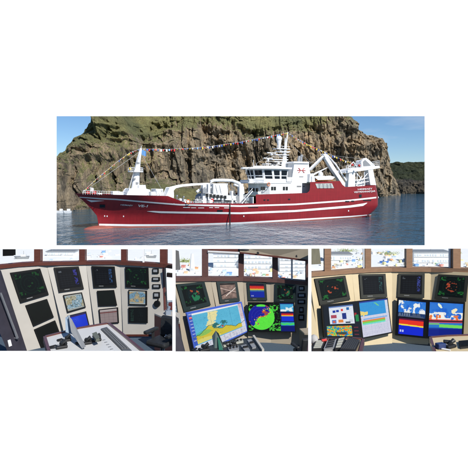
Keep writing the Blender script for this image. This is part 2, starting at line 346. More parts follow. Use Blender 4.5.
# ------------------------------------------------------------------ the ship
WA = P(110, 231.4, -SEA * F / 46.4); WB = P(360, 217.9, -SEA * F / 32.9)
Adir = Vector((WB.x - WA.x, WB.y - WA.y)).normalized(); Ndir = Vector((-Adir.y, Adir.x)); W0 = Vector((WA.x, WA.y)); TH = math.atan2(Adir.y, Adir.x)
ship = empty('trawler', (W0.x, W0.y, SEA), TH)
tag(ship, 'large red fishing trawler with white superstructure moored below the cliff', 'ship')
def S(px, py, v=0.0):
    dx = (px - CX) / F; Y = (v + W0.dot(Ndir)) / (dx * Ndir.x + Ndir.y)
    q = Vector((dx * Y, Y)) - W0
    return (q.dot(Adir), v, (HZ - py) / F * Y - SEA)
def U(px, v=0.0): return S(px, 200, v)[0]
st = [S(a, b, 7.0) for a, b in ((98.3, 226), (98, 222), (97, 215.8), (90.5, 208), (82.8, 200.4), (75, 193.2))]
stz = [p[2] for p in st]; stu = [p[0] for p in st]
en = [S(a, b) for a, b in ((371, 219), (374.6, 216), (377, 213.5), (380, 210), (381.7, 206), (381.7, 196), (379.6, 185), (379.2, 178))]
enz = [p[2] for p in en]; enu = [p[0] for p in en]
ZT = stz[-1]
def hb(u, z):
    us = np.interp(z, stz, stu); ue = np.interp(z, enz, enu); k = min(max(z / ZT, 0), 1)
    Le = 44 - 30 * k; d = min(max((u - us) / Le, 0), 1); h = 7 * (1 - (1 - d) ** (1.9 + 0.7 * k))
    e = min(max((ue - u) / 2.2, 0), 1); h *= math.sqrt(1 - (1 - e) ** 2) * 0.35 + 0.65
    e2 = min(max((ue - u) / 16, 0), 1); h *= 1 - 0.18 * (1 - e2) * (1 - min(z / 3.0, 1)) if z < 3 else 1
    return h
def hv(u, z): return 7 - hb(u, z)
def HS(px, py):
    v = 0.5
    for _ in range(40):
        s_ = S(px, py, v); v = 0.5 * v + 0.5 * hv(s_[0], s_[2])
    s_ = S(px, py, v); return (s_[0], v, s_[2])
sheer = [(75, 193.2, 7), (82, 193.6, 5), (100, 194.4, 2.2), (120, 195, .6), (150, 195.6, .05), (165, 196, 0), (171, 199.5, 0), (178, 203.2, 0), (200, 203.4, 0), (235, 203.7, 0), (249.4, 203.6, 0), (253.6, 194.6, 0),
         (275, 193.9, 0), (295, 193.3, 0), (305.5, 193, 0), (308.3, 191.2, 0), (309.6, 188, 0), (310.3, 182, 0), (340.3, 181, 0), (342.5, 184.8, 0), (345, 187, 0), (360, 186.2, 0), (379.6, 185, 0)]
shu = [S(a, b, c)[0] for a, b, c in sheer]; shz = [S(a, b, c)[2] for a, b, c in sheer]
def ztop(u): return float(np.interp(u, shu, shz))
def hull():
    mb = MB(); L0, L1 = shu[0], enu[-2]
    ks = sorted(set(list(np.linspace(0, 1, 90)) + [min(max((u - L0) / (L1 - L0), 0), 1) for u in shu] + [0.004, 0.01, 0.99, 0.994, 0.997]))
    rows = 22; S1 = []; S2 = []
    for k in ks:
        ud = L0 + k * (L1 - L0); zt = ztop(ud); c1 = []; c2 = []
        for j in range(rows):
            z = -1.5 + (zt + 1.5) * j / (rows - 1)
            u = np.interp(z, stz, stu) * (1 - k) + np.interp(z, enz, enu) * k
            h = hb(u, z) if 0 < k < 1 else (0.02 if k == 0 else hb(u, z))
            c1.append((u, 7 - h, z)); c2.append((u, 7 + h, z))
        S1.append(c1); S2.append(c2)
    n = len(ks)
    for SS, fl in ((S1, 0), (S2, 1)):
        vs = [p for c in SS for p in c]; fs = []
        for i in range(n - 1):
            for j in range(rows - 1):
                q = (i * rows + j, (i + 1) * rows + j, (i + 1) * rows + j + 1, i * rows + j + 1)
                fs.append(q if not fl else q[::-1])
        mb.add(vs, fs, 0, True)
    mb.add([p for p in S1[-1]] + [p for p in S2[-1]], [(j, rows + j, rows + j + 1, j + 1) for j in range(rows - 1)], 0)
    # colour the underwater paint
    for i, f in enumerate(mb.f):
        z = sum(mb.v[q][2] for q in f) / len(f)
        if z < 0.0: mb.m[i] = 1
    # strips of paint lying a few centimetres proud of the plating
    def strip(pts, mi, off=0.05, n=40):
        xs = [p[0] for p in pts]; X = np.linspace(xs[0], xs[-1], n); vs = []
        for x in X:
            for c in (1, 2):
                p = HS(x, float(np.interp(x, xs, [q[c] for q in pts]))); vs.append((p[0], p[1] - off, p[2]))
        mb.add(vs, [(2 * i, 2 * i + 1, 2 * i + 3, 2 * i + 2) for i in range(n - 1)], mi)
    strip([(79.5, 196.8, 197.6), (100, 198.0, 199.4), (116, 198.7, 200.1), (143, 201.1, 202.5), (160, 202.5, 203.9), (180, 204.0, 205.5), (240, 205.3, 206.9), (295, 203.6, 205.2), (350, 199.6, 201.2), (378.6, 196.5, 198.0)], 2, n=120)
    strip([(147, 211.2, 211.4), (153, 210.9, 212.3), (160, 211.2, 213.1), (180, 211.6, 213.5), (240, 212.3, 214.2), (295, 210.0, 212.0), (350, 205.4, 207.6), (363, 203.4, 205.9), (367, 202.6, 203.2)], 2, n=110)
    strip([(86.5, 199.6, 199.8), (91, 200.1, 202.2), (97, 200.4, 201.6), (104, 200.7, 200.9)], 2, n=12)
    wl = [(99, 223.7, 225.6), (130, 224.2, 226.2), (180, 224.1, 225.9), (240, 222.2, 224.0), (295, 219.1, 220.7), (350, 215.9, 217.2), (371, 214.3, 214.9)]
    strip(wl, 2, 0.06, 120)
    strip([(a, c - 0.1, c + 6) for a, b, c in wl], 1, 0.05, 120)
    for a, b, y in ((183, 190, 207.5), (191, 196, 207.8), (198, 204, 207.9), (209, 213, 207.6), (214.5, 219, 207.6), (224, 229, 207.9)): strip([(a, y - .35, y + .3), (b, y - .3, y + .35)], 2, n=3)
    for a, b, y0, y1 in ((217, 222.5, 210, 211.6), (248, 258, 207.0, 207.7), (263.5, 265.2, 199.3, 200.6), (267, 268.8, 199.3, 200.6), (288, 290, 198.6, 199.9), (345, 349, 200.9, 202.0), (351, 354, 200.6, 201.6), (363, 371, 199.9, 200.8), (99.5, 104.8, 204.6, 207.6), (359, 361.4, 194.4, 197.4)):
        strip([(a, y0, y1), (b, y0, y1)], 3, off=0.09, n=3)
    for a, y in ((123.4, 216.3), (107, 216.2), (104.5, 216), (243.6, 216.2), (348.3, 210.8)): strip([(a - .5, y - .7, y + .7), (a + .5, y - .7, y + .7)], 2, off=0.09, n=2)
    q = MB(); q.tube([S(229.9, 204, -.12), S(229.9, 227, -.12)], .13, 6); q.build('fender_line', BLACK, ship)
    mb.build('hull', [RED, BOOT, STRIPE, DARKW], ship)
    # bulbous bow just awash
    b = MB(); s_ = S(97, 228, 7); q = S(84, 228, 6)
    b.ball((U(101, 7), 7, -0.25), 1.0, 16, (U(101, 7) - U(82.5, 7), 1.3, 0.85)); b.build('bulbous_bow', BOOT, ship)
    # decks and bulwark rail caps
    d = MB()
    for a, c, dz in ((77, 165, 0.9), (179, 249, 0.7), (254.5, 306, 0.25), (311.5, 340, 0.25), (346, 379, 0.6)):
        us = np.linspace(U(a, 4 if a < 100 else 0), U(c), 24); vs = []
        for u in us:
            z = ztop(u) - dz; h = max(hb(u, z) - 0.12, 0.05); vs += [(u, 7 - h, z), (u, 7 + h, z)]
        d.add(vs, [(2 * i, 2 * i + 2, 2 * i + 3, 2 * i + 1) for i in range(23)], 0)
    d.build('deck', DECK, ship)
hull()
def letters(name, s, p0, p1, h, label=None, m=STRIPE, parent=ship, bold=0.012):
    vs, fs = text_geo(s, bold); a = HS(*p0); b_ = HS(*p1); mb = MB(); out = []
    for x, y in vs:
        u = a[0] + (b_[0] - a[0]) * x; z = a[2] + (b_[2] - a[2]) * x + y * h
        out.append((u, hv(u, z) - 0.13, z))
    mb.add(out, fs); o = mb.build(name, m, parent)
    if label: o['label'] = label
    return o
letters('name_lettering', 'HEIMAEY', (120, 205.4), (132.4, 206.2), 0.27 * 1.0, 'white ship name on the bow')
letters('registration_lettering', 'VE-1', (137.4, 206.8), (147.0, 207.2), 0.46, 'white registration VE-1 on the bow', bold=0.03)
letters('stern_name_lettering', 'HEIMAEY', (357.2, 190.2), (372, 189.4), 0.42, 'white ship name on the stern')
letters('home_port_lettering', 'VESTMANNAEYJAR', (353.6, 193.0), (375, 191.8), 0.42, 'white home port name on the stern')

def poly(mb, pts, v0, v1, mi=0):
    A = [S(a, b, v0) for a, b in pts]; B = [(u, v1, z) for u, _, z in A]; mb.prism(A, B, mi)
def sbar(mb, p0, p1, v, r, mi=0, n=8, r2=None, v2=None): mb.tube([S(p0[0], p0[1], v), S(p1[0], p1[1], v if v2 is None else v2)], r, n, mi, r2)
def rail(mb, pts, v, h=1.0, n=8, r=0.035, levels=3):
    r *= .75
    """stanchions and wires following screen positions of the deck edge"""
    P_ = [Vector(S(a, b, v)) for a, b in pts]
    for i in range(len(P_) - 1):
        for k in range(n + 1):
            q = P_[i].lerp(P_[i + 1], k / n); mb.tube([q, q + Vector((0, 0, h))], r, 5)
        for lv in range(1, levels + 1):
            dz = Vector((0, 0, h * lv / levels)); mb.tube([P_[i] + dz, P_[i + 1] + dz], r, 5)

# forward mast and its house
fm = MB()
a = S(126.5, 194.6, 5); b_ = S(150.4, 195, 5); zt = S(138, 185.3, 5)[2]
poly(fm, [(126.5, 196), (128, 192), (130.5, 188.6), (139, 188.4), (139, 185.2), (145.3, 185.2), (146, 189), (150, 190), (150.4, 196)], 5.4, 8.4)
fm.build('mast_house', WHITE, ship, 0.06)
fm = MB()
fm.tube([S(135, 190, 7), S(136.6, 172, 7), S(138.6, 160, 7), S(141, 148.4, 7)], .86, 12, r2=0.24)
fm.tube([S(141, 149, 7), S(141.4, 145.8, 7)], 0.06, 6)
mast = fm.build('foremast', WHITE, ship)
pf = MB(); c = S(135.6, 172.2, 7)
pf.tube([(c[0], 7, c[2]), (c[0], 7, c[2] + 0.18)], 1.55, 16)
for k in range(12):
    an = k * math.pi / 6; x = c[0] + 1.5 * math.cos(an); y = 7 + 1.5 * math.sin(an); pf.tube([(x, y, c[2]), (x, y, c[2] + .9)], 0.04, 4)
for lv in (.45, .9): pf.tube([(c[0] + 1.5 * math.cos(k * math.pi / 10), 7 + 1.5 * math.sin(k * math.pi / 10), c[2] + lv) for k in range(21)], 0.04, 4)
pf.build('lookout_platform', WHITE, mast)
pf = MB(); pf.ball(S(130, 169, 7), 0.32, 8); pf.build('mast_lamp', YELP, mast)
ld = MB()
for dy in (-.25, .25):
    ld.tube([S(128.6, 191.5, 5.6 + dy), S(133.6, 172, 6.6 + dy)], 0.05, 5)
for k in range(16):
    p = Vector(S(128.6, 191.5, 5.6)).lerp(Vector(S(133.6, 172, 6.6)), k / 15); ld.tube([p + Vector((0, -.25, 0)), p + Vector((0, .25, 0))], 0.035, 4)
ld.build('ladder', WHITE, mast)
# forecastle fittings
ff = MB()
rail(ff, [(83, 194.5), (104, 195.2), (126, 195.8)], 3.2, 0.75, 9, 0.04, 2)
ff.build('forecastle_rail', WHITE, ship); ff = MB(); rail(ff, [(150, 195.8), (165, 196.2)], 0.6, 0.75, 6, 0.04, 2); ff.build('forecastle_rail', WHITE, ship)
wn = MB()
for px, v, r in ((115, 5, .7), (119, 5.4, .55), (153, 4, .6), (158, 4, .85)):
    p = S(px, 194.6, v); wn.tube([(p[0] - .5, v, p[2]), (p[0] + .5, v, p[2])], r, 12); wn.box((p[0] - .6, v, p[2]), (.15, r * 2, r * 2)); wn.box((p[0] + .6, v, p[2]), (.15, r * 2, r * 2)); wn.build('anchor_winch', WHITE, ship, 0.03); wn = MB()
poly(wn, [(155.5, 196.3), (156, 189), (163, 189), (163.6, 196.3)], 4.6, 7); wn.build('deck_locker', WHITE, ship, 0.03); wn = MB()
poly(wn, [(98, 195.6), (98.6, 193.2), (102, 193.2), (102, 195.6)], 4, 5.2)
wn.build('deck_locker', WHITE, ship, 0.03)

# fore crane: pedestal, long jib towards the net drum
cr_ = MB(); poly(cr_, [(165.5, 197), (167.4, 193), (169.8, 187.6), (173.4, 187.2), (173.8, 196), (172.8, 203)], 2.6, 4.4); cped = cr_.build('deck_crane', WHITE, ship, 0.05)
cj = MB(); poly(cj, [(171.8, 190.6), (171.8, 187.0), (180, 185.0), (193, 183.6), (211, 183.0), (211, 184.5), (197, 185.1), (183, 186.4), (176, 188.0), (173.6, 190.4)], 3.1, 3.9); cj.build('crane_jib', WHITE, cped, 0.04)
# net handling gantry amidships
ng = MB(); POSTS = []
for (a, y0, b2, y1) in ((203, 185, 206.4, 204.2), (208.3, 184, 210.2, 204.2), (231.8, 191, 233.2, 204.4), (239.6, 184, 243.2, 204.2)):
    for v in (2.2, 5.6): POSTS.append(((a, y1), (a, y0), (b2, y0), (b2, y1), v))
poly(ng, [(205, 196), (205, 193.2), (241, 196.6), (241, 199)], 2.4, 3.0)
poly(ng, [(210, 199.4), (210, 197.8), (236, 198.8), (236, 200.3)], 2.2, 2.9)
ngo = ng.build('net_gantry', WHITE, ship, 0.04)
for p4 in POSTS:
    q = MB(); poly(q, p4[:4], p4[4], p4[4] + .8); q.build('post', WHITE, ngo, .04)
nb = MB(); poly(nb, [(213.6, 193.4), (213.6, 183.8), (227.6, 183.8), (227.6, 194.6)], 3.0, 5.2); nb.build('winch_box', WHITE, ngo, 0.08)
nj = MB(); nj.tube([S(x, y, 4.0) for x, y in ((196.6, 192.2), (199, 190.4), (204, 188.6), (212, 187.2))], 0.33, 8); nj.build('hose_crane', WHITE, ngo)
nj = MB(); nj.tube([S(x, y, 2.8) for x, y in ((210.4, 184.4), (210.8, 181.6), (213.5, 180.4), (222, 180.2), (232, 180.6), (239, 183.2), (242.5, 187.6), (243, 194)) ], 0.36, 10)
nj.tube([S(x, y, 2.8) for x, y in ((234, 184.5), (237.2, 185.8), (240.8, 188.2))], 0.25, 8); nj.build('boom', WHITE, ngo)
nd = MB()
p = S(206.5, 199, 6); nd.tube([(p[0], 4, p[2]), (p[0], 9, p[2])], 1.3, 18)
nd.build('net_drum', GREYM, ngo)
nd = MB()
for px, py, v, s_ in ((203.8, 190.8, 2.0, .9), (237, 199.5, 3, 1.3), (216, 201.2, 3.5, 1.2), (223, 201.4, 3.8, 1.1), (228, 201, 4.2, 1.3), (199.5, 201.5, 3, 1.0), (196, 202, 2.4, .8), (244.5, 200.5, 3.5, 1.6), (186, 202.4, 2, .6)):
    p = S(px, py, v); nd.box(p, (s_ * 1.1, s_, s_ * 1.2)); nd.tube([(p[0] - s_ * .4, v, p[2] + s_ * .5), (p[0] + s_ * .5, v, p[2] + s_ * .9)], .12, 6); nd.build('deck_machine', GREYM, ngo, 0.05); nd = MB()
nd = MB(); poly(nd, [(211.4, 201.8), (211.4, 198.6), (213.6, 198.6), (213.6, 201.8)], 2.0, 2.6); nd.build('locker', REDP, ngo)
nd = MB(); rail(nd, [(174, 204.2), (202, 204.6), (248, 204.9)], 0.5, 0.55, 16, 0.04, 2); nd.build('bulwark_rail', WHITE, ship)
pip = MB()
for k in range(6):
    p = S(207 + k * 3.6, 195.2 + k * .4, 2.0); pip.box(p, (.5, .4, .7))
pip.build('control_valve', DARKW, ngo)

rnd = random.Random(5)
for k in range(34):
    px = rnd.uniform(176, 247); py = rnd.uniform(198.5, 202.6); v = rnd.uniform(1.2, 6); p = S(px, py, v); sz = rnd.uniform(.25, .8); q = MB()
    if k % 3 == 0: q.tube([(p[0], v, p[2] - .8), (p[0], v, p[2] + sz)], .09, 6); q.box((p[0], v, p[2] + sz), (.3, .3, .3)); nm = 'deck_light'
    elif k % 3 == 1: q.tube([(p[0] - sz * .6, v, p[2]), (p[0] + sz * .6, v, p[2])], sz * .5, 12); nm = 'winch_drum'
    else: q.box(p, (sz, sz, sz * .8)); nm = 'deck_locker'
    q.build(nm, rnd.choice([WHITE, WHITE, GREYM, STEEL]), ship)
for k in range(7):
    a_ = rnd.uniform(205, 235); q = MB(); q.tube([S(a_, 184 + rnd.uniform(-1, 2), 3), S(a_ + rnd.uniform(-6, 8), 202, 2.6)], .05, 5); q.build('hoist_wire', GREYM, ship)
# superstructure
sup = MB(); v0, v1 = 3.2, 10.8
def slab(mb, fp, z0, z1, mi=0): mb.prism([(u, v, z0) for u, v in fp], [(u, v, z1) for u, v in fp], mi)
def foot(uf, ub, v0, v1, ch, front=0.0):
    return [(ub, v0), (ub, v1), (uf + ch * .6, v1), (uf, v1 - ch), (uf - front, (v0 + v1) / 2 + 2), (uf - front, (v0 + v1) / 2 - 2), (uf, v0 + ch), (uf + ch * .6, v0)]
zA = S(275, 197.5, 3.2)[2]; zB = S(275, 182.2, 3.2)[2]; zC = S(275, 179.2, 3.2)[2]; zD = S(275, 168.9, 3.2)[2]
uF = U(263, 3.2); uBk = U(291.5, 3.2)
slab(sup, foot(uF + .6, uBk + .5, v0, v1, 2.2, .8), zA, zB)
hs = sup.build('deckhouse', WHITE, ship, 0.05)
lf = MB(); slab(lf, foot(uF - 1.2, uBk - .4, v0 + .1, v1 - .1, 2.6, 1.4), zB - .05, zC - .15); slab(lf, foot(uF - 1.4, uBk - .2, v0 - .1, v1 + .1, 2.6, 1.4), zB - .25, zB - .05)
lf.build('bridge_deck', WHITE, hs, 0.04)
# bridge with outward raked windows
def ring(uf, ub, v0, v1, ch, fr, n=5):
    """bridge plan outline as list of points from the near aft corner round the front to the far aft corner"""
    pts = [(ub, v0), (uf + ch * 1.9, v0), (uf + ch * .75, v0 + ch * .35)]
    c0 = (uf, v0 + ch * 1.25); c1 = (uf, v1 - ch * 1.25)
    for k in range(n + 1):
        t = k / n; pts.append((uf - fr * math.sin(math.pi * t), c0[1] + (c1[1] - c0[1]) * t))
    return pts + [(uf + ch * .75, v1 - ch * .35), (uf + ch * 1.9, v1), (ub, v1)]
rb = ring(uF - .5, uBk - 1.2, v0 + .2, v1 - .2, 2.0, 1.0); rt = ring(uF - 1.2, uBk - 1.2, v0 - .25, v1 + .25, 2.0, 1.1)
br = MB(); br.prism([(u, v, zC - .15) for u, v in rb], [(u, v, zD) for u, v in rt]); bro = br.build('bridge', WHITE, ship)
zw = [(zC + (zD - zC) * f) for f in (.02, .28, .40, .90)]
for i in range(len(rb) - 1):
    A0, A1, B0, B1 = [Vector((*q, 0)) for q in (rb[i], rb[i + 1], rt[i], rt[i + 1])]
    seg = (A1 - A0).length; nw = max(1, round(seg / 1.75)); nrm = Vector((-(A1 - A0).y, (A1 - A0).x, 0)).normalized()
    cen = Vector((uF + 6, 7, 0)); 
    if (A0 - cen).dot(nrm) < 0: nrm = -nrm
    if i == len(rb) - 2: pass
    for k in range(nw):
        if i in (0, len(rb) - 2) and k == 0 and nw > 3: continue
        for (f0, f1, tag_) in ((.02, .30, 'w'), (.40, .92, 'w')):
            t0 = (k + .13) / nw; t1 = (k + .87) / nw; q = []
            for t, f in ((t0, f0), (t1, f0), (t1, f1), (t0, f1)):
                p = (A0.lerp(A1, t)).lerp(B0.lerp(B1, t), f); q.append(Vector((p.x, p.y, zC - .15 + (zD - zC + .15) * (f * .86 + .08))))
            w_ = MB(); w_.prism([p + nrm * .05 for p in q], [p - nrm * .1 for p in q]); w_.build('window', DARKW, bro)
ro = MB(); rr = ring(uF - 2.2, uBk - .6, 2.4, 11.6, 2.1, 1.3)
ro.prism([(u, v, zD) for u, v in rr], [(u + .25, 7 + (v - 7) * .97, zD + .38) for u, v in rr])
rr2 = ring(uF + .6, uBk - 1.5, 4.2, 9.8, 1.6, .9); ro.prism([(u, v, zD + .38) for u, v in rr2], [(u + .4, 7 + (v - 7) * .9, zD + .8) for u, v in rr2])
ro.build('roof', WHITE, bro)
for px0, px1 in ((261.2, 263), (263.6, 265.2), (271.2, 273.4), (273.9, 276), (283, 285.1), (285.8, 287.9)):
    w_ = MB(); poly(w_, [(px0, 190.2), (px0, 186.7), (px1, 186.7), (px1, 190.2)], 3.12, 3.3); w_.build('window', DARKW, hs)
for dv in (5.3, 6.6, 7.9, 9.2):   # windows in the house front
    w_ = MB(); uu = uF + .6 - .8 * (1 if 5 <= dv <= 9 else .6); w_.box((uu, dv, zA + (zB - zA) * .5), (.3, .7, .8)); w_.build('window', DARKW, hs)
r_ = MB(); rail(r_, [(256, 183.5), (262.5, 183.3)], 4.5, .9, 5, .04, 3); rail(r_, [(263, 194.8), (291, 194.3)], 0.25, .75, 12, .03, 2); r_.build('handrail', WHITE, hs)
lad = MB()
for dv in (0, 1.0):
    lad.tube([S(241.6, 204, 1.2 + dv), S(252.6, 191.2, 1.2 + dv)], .1, 6); lad.tube([S(241.6, 200.6, 1.2 + dv), S(252.6, 188.4, 1.2 + dv)], .05, 6)
for k in range(13):
    p = Vector(S(241.6, 204, 1.2)).lerp(Vector(S(252.6, 191.2, 1.2)), k / 12); lad.box(p + Vector((0, .5, 0)), (.3, 1.0, .06))
lad.build('stairway', WHITE, ship)

q = MB(); u0 = U(253.9, 0); q.box((u0 + .1, 7, 3.4), (.2, 13.2, 5.0)); q.build('bulkhead', WHITE, ship)
q = MB(); q.box((u0, 4.2, 3.9), (.12, .9, 2.0)); q.box((u0, 9.4, 3.9), (.12, .9, 2.0)); q.build('deck_door', GREYM, ship)

# main mast, radome, radars
mm = MB(); mm.prism([S(281, 168.5, 6), S(287.2, 168.5, 6), S(287.2, 168.5, 8), S(281, 168.5, 8)], [S(284.4, 150, 6.6), S(286.2, 150, 6.6), S(286.2, 150, 7.4), S(284.4, 150, 7.4)])
mm.tube([S(285.3, 151, 7), S(286.6, 140, 7), S(288.0, 132, 7)], .3, 8, r2=.1)
mm.tube([S(284, 160, 7), S(285.2, 138, 7)], .12, 6)
mmo = mm.build('main_mast', WHITE, ship)
for y, x0, x1, s_ in ((148.6, 275, 288, .2), (151.5, 278, 288, .14), (154.6, 273.5, 287, .16), (159.4, 270, 286, .2), (163.8, 264, 283.5, .15)):
    q = MB(); a = S(x0, y, 7); b2 = S(x1, y, 7); q.box(((a[0] + b2[0]) / 2, 7, a[2]), (b2[0] - a[0], 1.8, s_))
    q.tube([(a[0], 6.2, a[2] + .6), (b2[0], 6.2, a[2] + .6)], .05, 5); q.tube([(a[0], 6.2, a[2]), (a[0], 6.2, a[2] + .6)], .05, 5)
    q.tube([S(x0 + 3, y, 7), S(284.5, y + 3.5, 7)], .08, 5); q.build('mast_platform', WHITE, mmo)
for x, y in ((271.5, 152.9), (268, 158.2), (278.5, 161.8)):
    q = MB(); p = S(x, y, 6.6); q.box((p[0], 6.6, p[2]), (2.6, .25, .22)); q.box((p[0], 6.6, p[2] - .35), (.4, .4, .5)); q.build('radar_scanner', WHITE, mmo)
q = MB(); q.ball(S(278.9, 138.6, 7), .78, 20); p = S(278.9, 140.5, 7); q.tube([(p[0], 7, p[2]), S(279.2, 148.4, 7)], .62, 14, r2=.3); q.build('radome', WHITE, mmo)
q = MB()
for x, y0, y1 in ((253.4, 169, 160), (256.6, 168, 164), (268, 167, 161.5), (246, 174, 169)): q.tube([S(x, y0, 5), S(x, y1, 5)], .06, 5)
rail(q, [(262, 167.6), (279, 167.2)], 3.4, .7, 8, .035, 2); q.build('antenna', WHITE, bro)
q = MB(); q.box(S(273.4, 164.6, 6), (1.1, 1.0, 1.1)); q.build('sensor_box', BLACK, bro)
q = MB(); q.ball(S(272.4, 167, 5), .5, 10); q.ball(S(276.6, 167, 5), .5, 10); q.build('satellite_dome', WHITE, bro)

# exhaust casing with emblem
cs = MB()
A = [S(x, y, 3.4) for x, y in ((289.8, 194.6), (294.6, 163.2), (308.4, 163.4), (311.4, 182), (310.4, 190), (306.5, 194.4))]
cs.prism(A, [(u, 7.6, z) for u, _, z in A]); cso = cs.build('exhaust_casing', WHITE, ship, 0.08)
q = MB(); poly(q, [(293.4, 163.2), (293.8, 161.4), (309.2, 161.8), (308.8, 163.4)], 3.1, 7.9); q.build('casing_cap', WHITE, cso)
q = MB()
for x, y, v in ((298.6, 160, 5), (301, 158.6, 6.4)): q.tube([S(x, 162, v), S(x + .2, y - 1.5, v), S(x + .9, y - 3.6, v)], .38, 10)
q.build('exhaust_pipe', GREYM, cso)
q = MB()    # two arcs back to back on one bar
c0 = S(301.4, 170.4, 3.35)
for sgn in (-1, 1):
    pts = []
    for k in range(13):
        an = R(-75 + 150 * k / 12); pts.append((c0[0] + sgn * (1.15 - .72 * math.cos(an)) , 3.32, c0[2] + .55 * math.sin(an)))
    q.tube([(2 * c0[0] + sgn * 1.2 - p_[0] if False else p_[0], p_[1], p_[2]) for p_ in pts], .08, 5)
q.tube([(c0[0] - 1.3, 3.32, c0[2]), (c0[0] + 1.3, 3.32, c0[2])], .07, 5); q.build('emblem', REDP, cso)
q = MB(); poly(q, [(297, 186.9), (297, 185.7), (301.4, 185.7), (301.4, 186.9)], 3.32, 3.4); poly(q, [(302.4, 186.9), (302.4, 185.9), (304.8, 185.9), (304.8, 186.9)], 3.32, 3.4); q.build('louvre', GREYM, cso)
q = MB(); poly(q, [(299.4, 177), (299.4, 176.3), (303.4, 176.3), (303.4, 177)], 3.32, 3.4); q.build('plate', GREYM, cso)
q = MB(); poly(q, [(287, 181.5), (287, 177.4), (292, 177.4), (291, 181.5)], 3.0, 4.4); q.build('ventilator', WHITE, cso, 0.05)
# opening in the raised red bulwark
q = MB(); poly(q, [(317.2, 188.3), (315.4, 183.6), (332, 183.2), (334, 188.2)], -.08, .1); q.build('bulwark_opening', mat('opening_pale', (0.42, 0.44, 0.42), .6, var=.5, scale=.9), ship)
q = MB()
for x in (319, 323, 327, 330.5): poly(q, [(x, 188.2), (x - .4, 183.6), (x + .5, 183.6), (x + 1.4, 188.2)], -.14, -.06)
q.build('stanchion', GREYM, ship)
# rescue boat on its cradle
q = MB(); A = []
for k in range(9):
    t = k / 8; A.append(S(316 + 17.4 * t, 177.4 - 1.0 * math.cos(math.pi * (2 * t - 1)) * .3, 2))
poly(q, [(315.6, 177), (318, 176.6), (325, 176.9), (330, 176.4), (333.6, 177.4), (332, 178.9), (318, 179.2)], 2, 4.2); rbt = q.build('rescue_boat', WHITE, ship, 0.2)
q = MB(); poly(q, [(316.6, 180.4), (317.4, 179.2), (331.8, 178.9), (332.4, 180.2)], 2.2, 4.0); q.build('rescue_boat_hull', ORANGE, rbt, 0.1)
q = MB(); p = S(320.6, 174.4, 3); q.ball(p, .65, 12, (1, 1, 1.2)); q.tube([p, S(320.6, 178, 3)], .4, 8); poly(q, [(312, 182), (312, 176.5), (314.5, 176), (315, 182)], 2, 3); q.build('cradle', WHITE, rbt)
# stern crane : two legged knuckle boom
q = MB()
q.tube([S(309.2, 169.6, 4), S(324.6, 154.6, 4)], .30, 8); q.tube([S(310.4, 170.4, 4.6), S(325.4, 155.8, 4.6)], .16, 6)
sc_ = q.build('stern_crane', WHITE, ship)
q = MB(); poly(q, [(323.6, 154.2), (326, 153.8), (345.0, 183.2), (345, 187), (342.2, 187), (340.8, 182), (335.2, 173.6), (331.4, 168.0)], 3.6, 4.6); q.build('crane_boom', WHITE, sc_, .05)
q = MB(); q.tube([S(326.6, 154.6, 5.2), S(336, 165, 5.2), S(346.4, 181.4, 5.2)], .26, 6); q.tube([S(325.4, 158.5, 3), S(333.2, 171, 3)], .17, 6); q.build('hydraulic_ram', WHITE, sc_)
q = MB(); q.tube([S(310.4, 176.4, 3), S(317, 172.6, 3), S(327, 167.8, 3)], .3, 8, r2=.12); poly(q, [(309.4, 182), (310, 174), (313, 173.4), (314.6, 178), (315, 182)], 2.4, 3.6); q.build('davit', WHITE, ship, .03)
# stern gantry
GL = [([(348.2, 187.2), (349.4, 170.6), (355.2, 170), (355, 187)], 4.2, 5.4), ([(348.2, 187.2), (349.4, 171.2), (353.6, 170.6), (353.4, 187)], 8, 8.8),
      ([(370.8, 186.2), (368.2, 169.4), (372.4, 167.6), (376, 184.9), (376, 186)], 4.0, 5.2), ([(368, 186.2), (366.6, 169.4), (370, 168.6), (372, 186)], 8, 8.8)]
sg = None
for pts_, a_, b2_ in GL:
    q = MB(); poly(q, pts_, a_, b2_)
    if sg is None: sg = q.build('stern_gantry', WHITE, ship, .06)
    else: q.build('leg', WHITE, sg, .06)
q = MB(); poly(q, [(345.4, 173), (345.8, 171.2), (352, 168.8), (363, 167.2), (379.4, 165.8), (379.8, 167.8), (372.4, 169.2), (355, 171.6)], 3.9, 7.4)
q.build('gantry_beam', WHITE, sg, .05)
q = MB(); poly(q, [(361.8, 167.4), (361.2, 162), (363.4, 158.4), (366.4, 157.9), (369.6, 160.4), (373.6, 164), (375.2, 166.2)], 4.3, 4.8); poly(q, [(363.6, 166), (363.4, 161.6), (365.2, 159.8), (369, 163.4), (371, 165.6)], 4.15, 4.28, 1); 
poly(q, [(361.8, 167.4), (361.2, 162), (363.4, 158.4), (366.4, 157.9), (369.6, 160.4), (373.6, 164), (375.2, 166.2)], 6.6, 7.1); q.tube([(S(365, 163, 4.4)[0], 4.4, S(365, 163, 4.4)[2]), (S(365, 163, 4.4)[0], 7.0, S(365, 163, 4.4)[2])], .9, 14); q.build('net_sheave', [WHITE, GREYM], sg)
q = MB()
rail(q, [(346, 171.4), (361, 168.2)], 4.0, 1.5, 7, .05, 3); rail(q, [(372, 166.8), (379.4, 165.6)], 4.0, 1.4, 5, .05, 3); rail(q, [(346.5, 171.2), (361, 168)], 7.2, 1.5, 7, .05, 3)
for x0, y0, x1, y1 in ((355.4, 171.6, 362, 180), (362, 180, 368.6, 172), (355, 180.5, 370, 177.6), (356, 186, 362, 176), (349, 167, 353.4, 161.8), (353.4, 161.8, 357, 167.2), (357, 173, 357, 187), (364.2, 172, 364.6, 187), (355, 184, 371, 181)): q.build('rail', WHITE, sg); q = MB(); q.tube([S(x0, y0, 4.4), S(x1, y1, 4.4)], .13, 6)
q.build('brace', WHITE, sg)
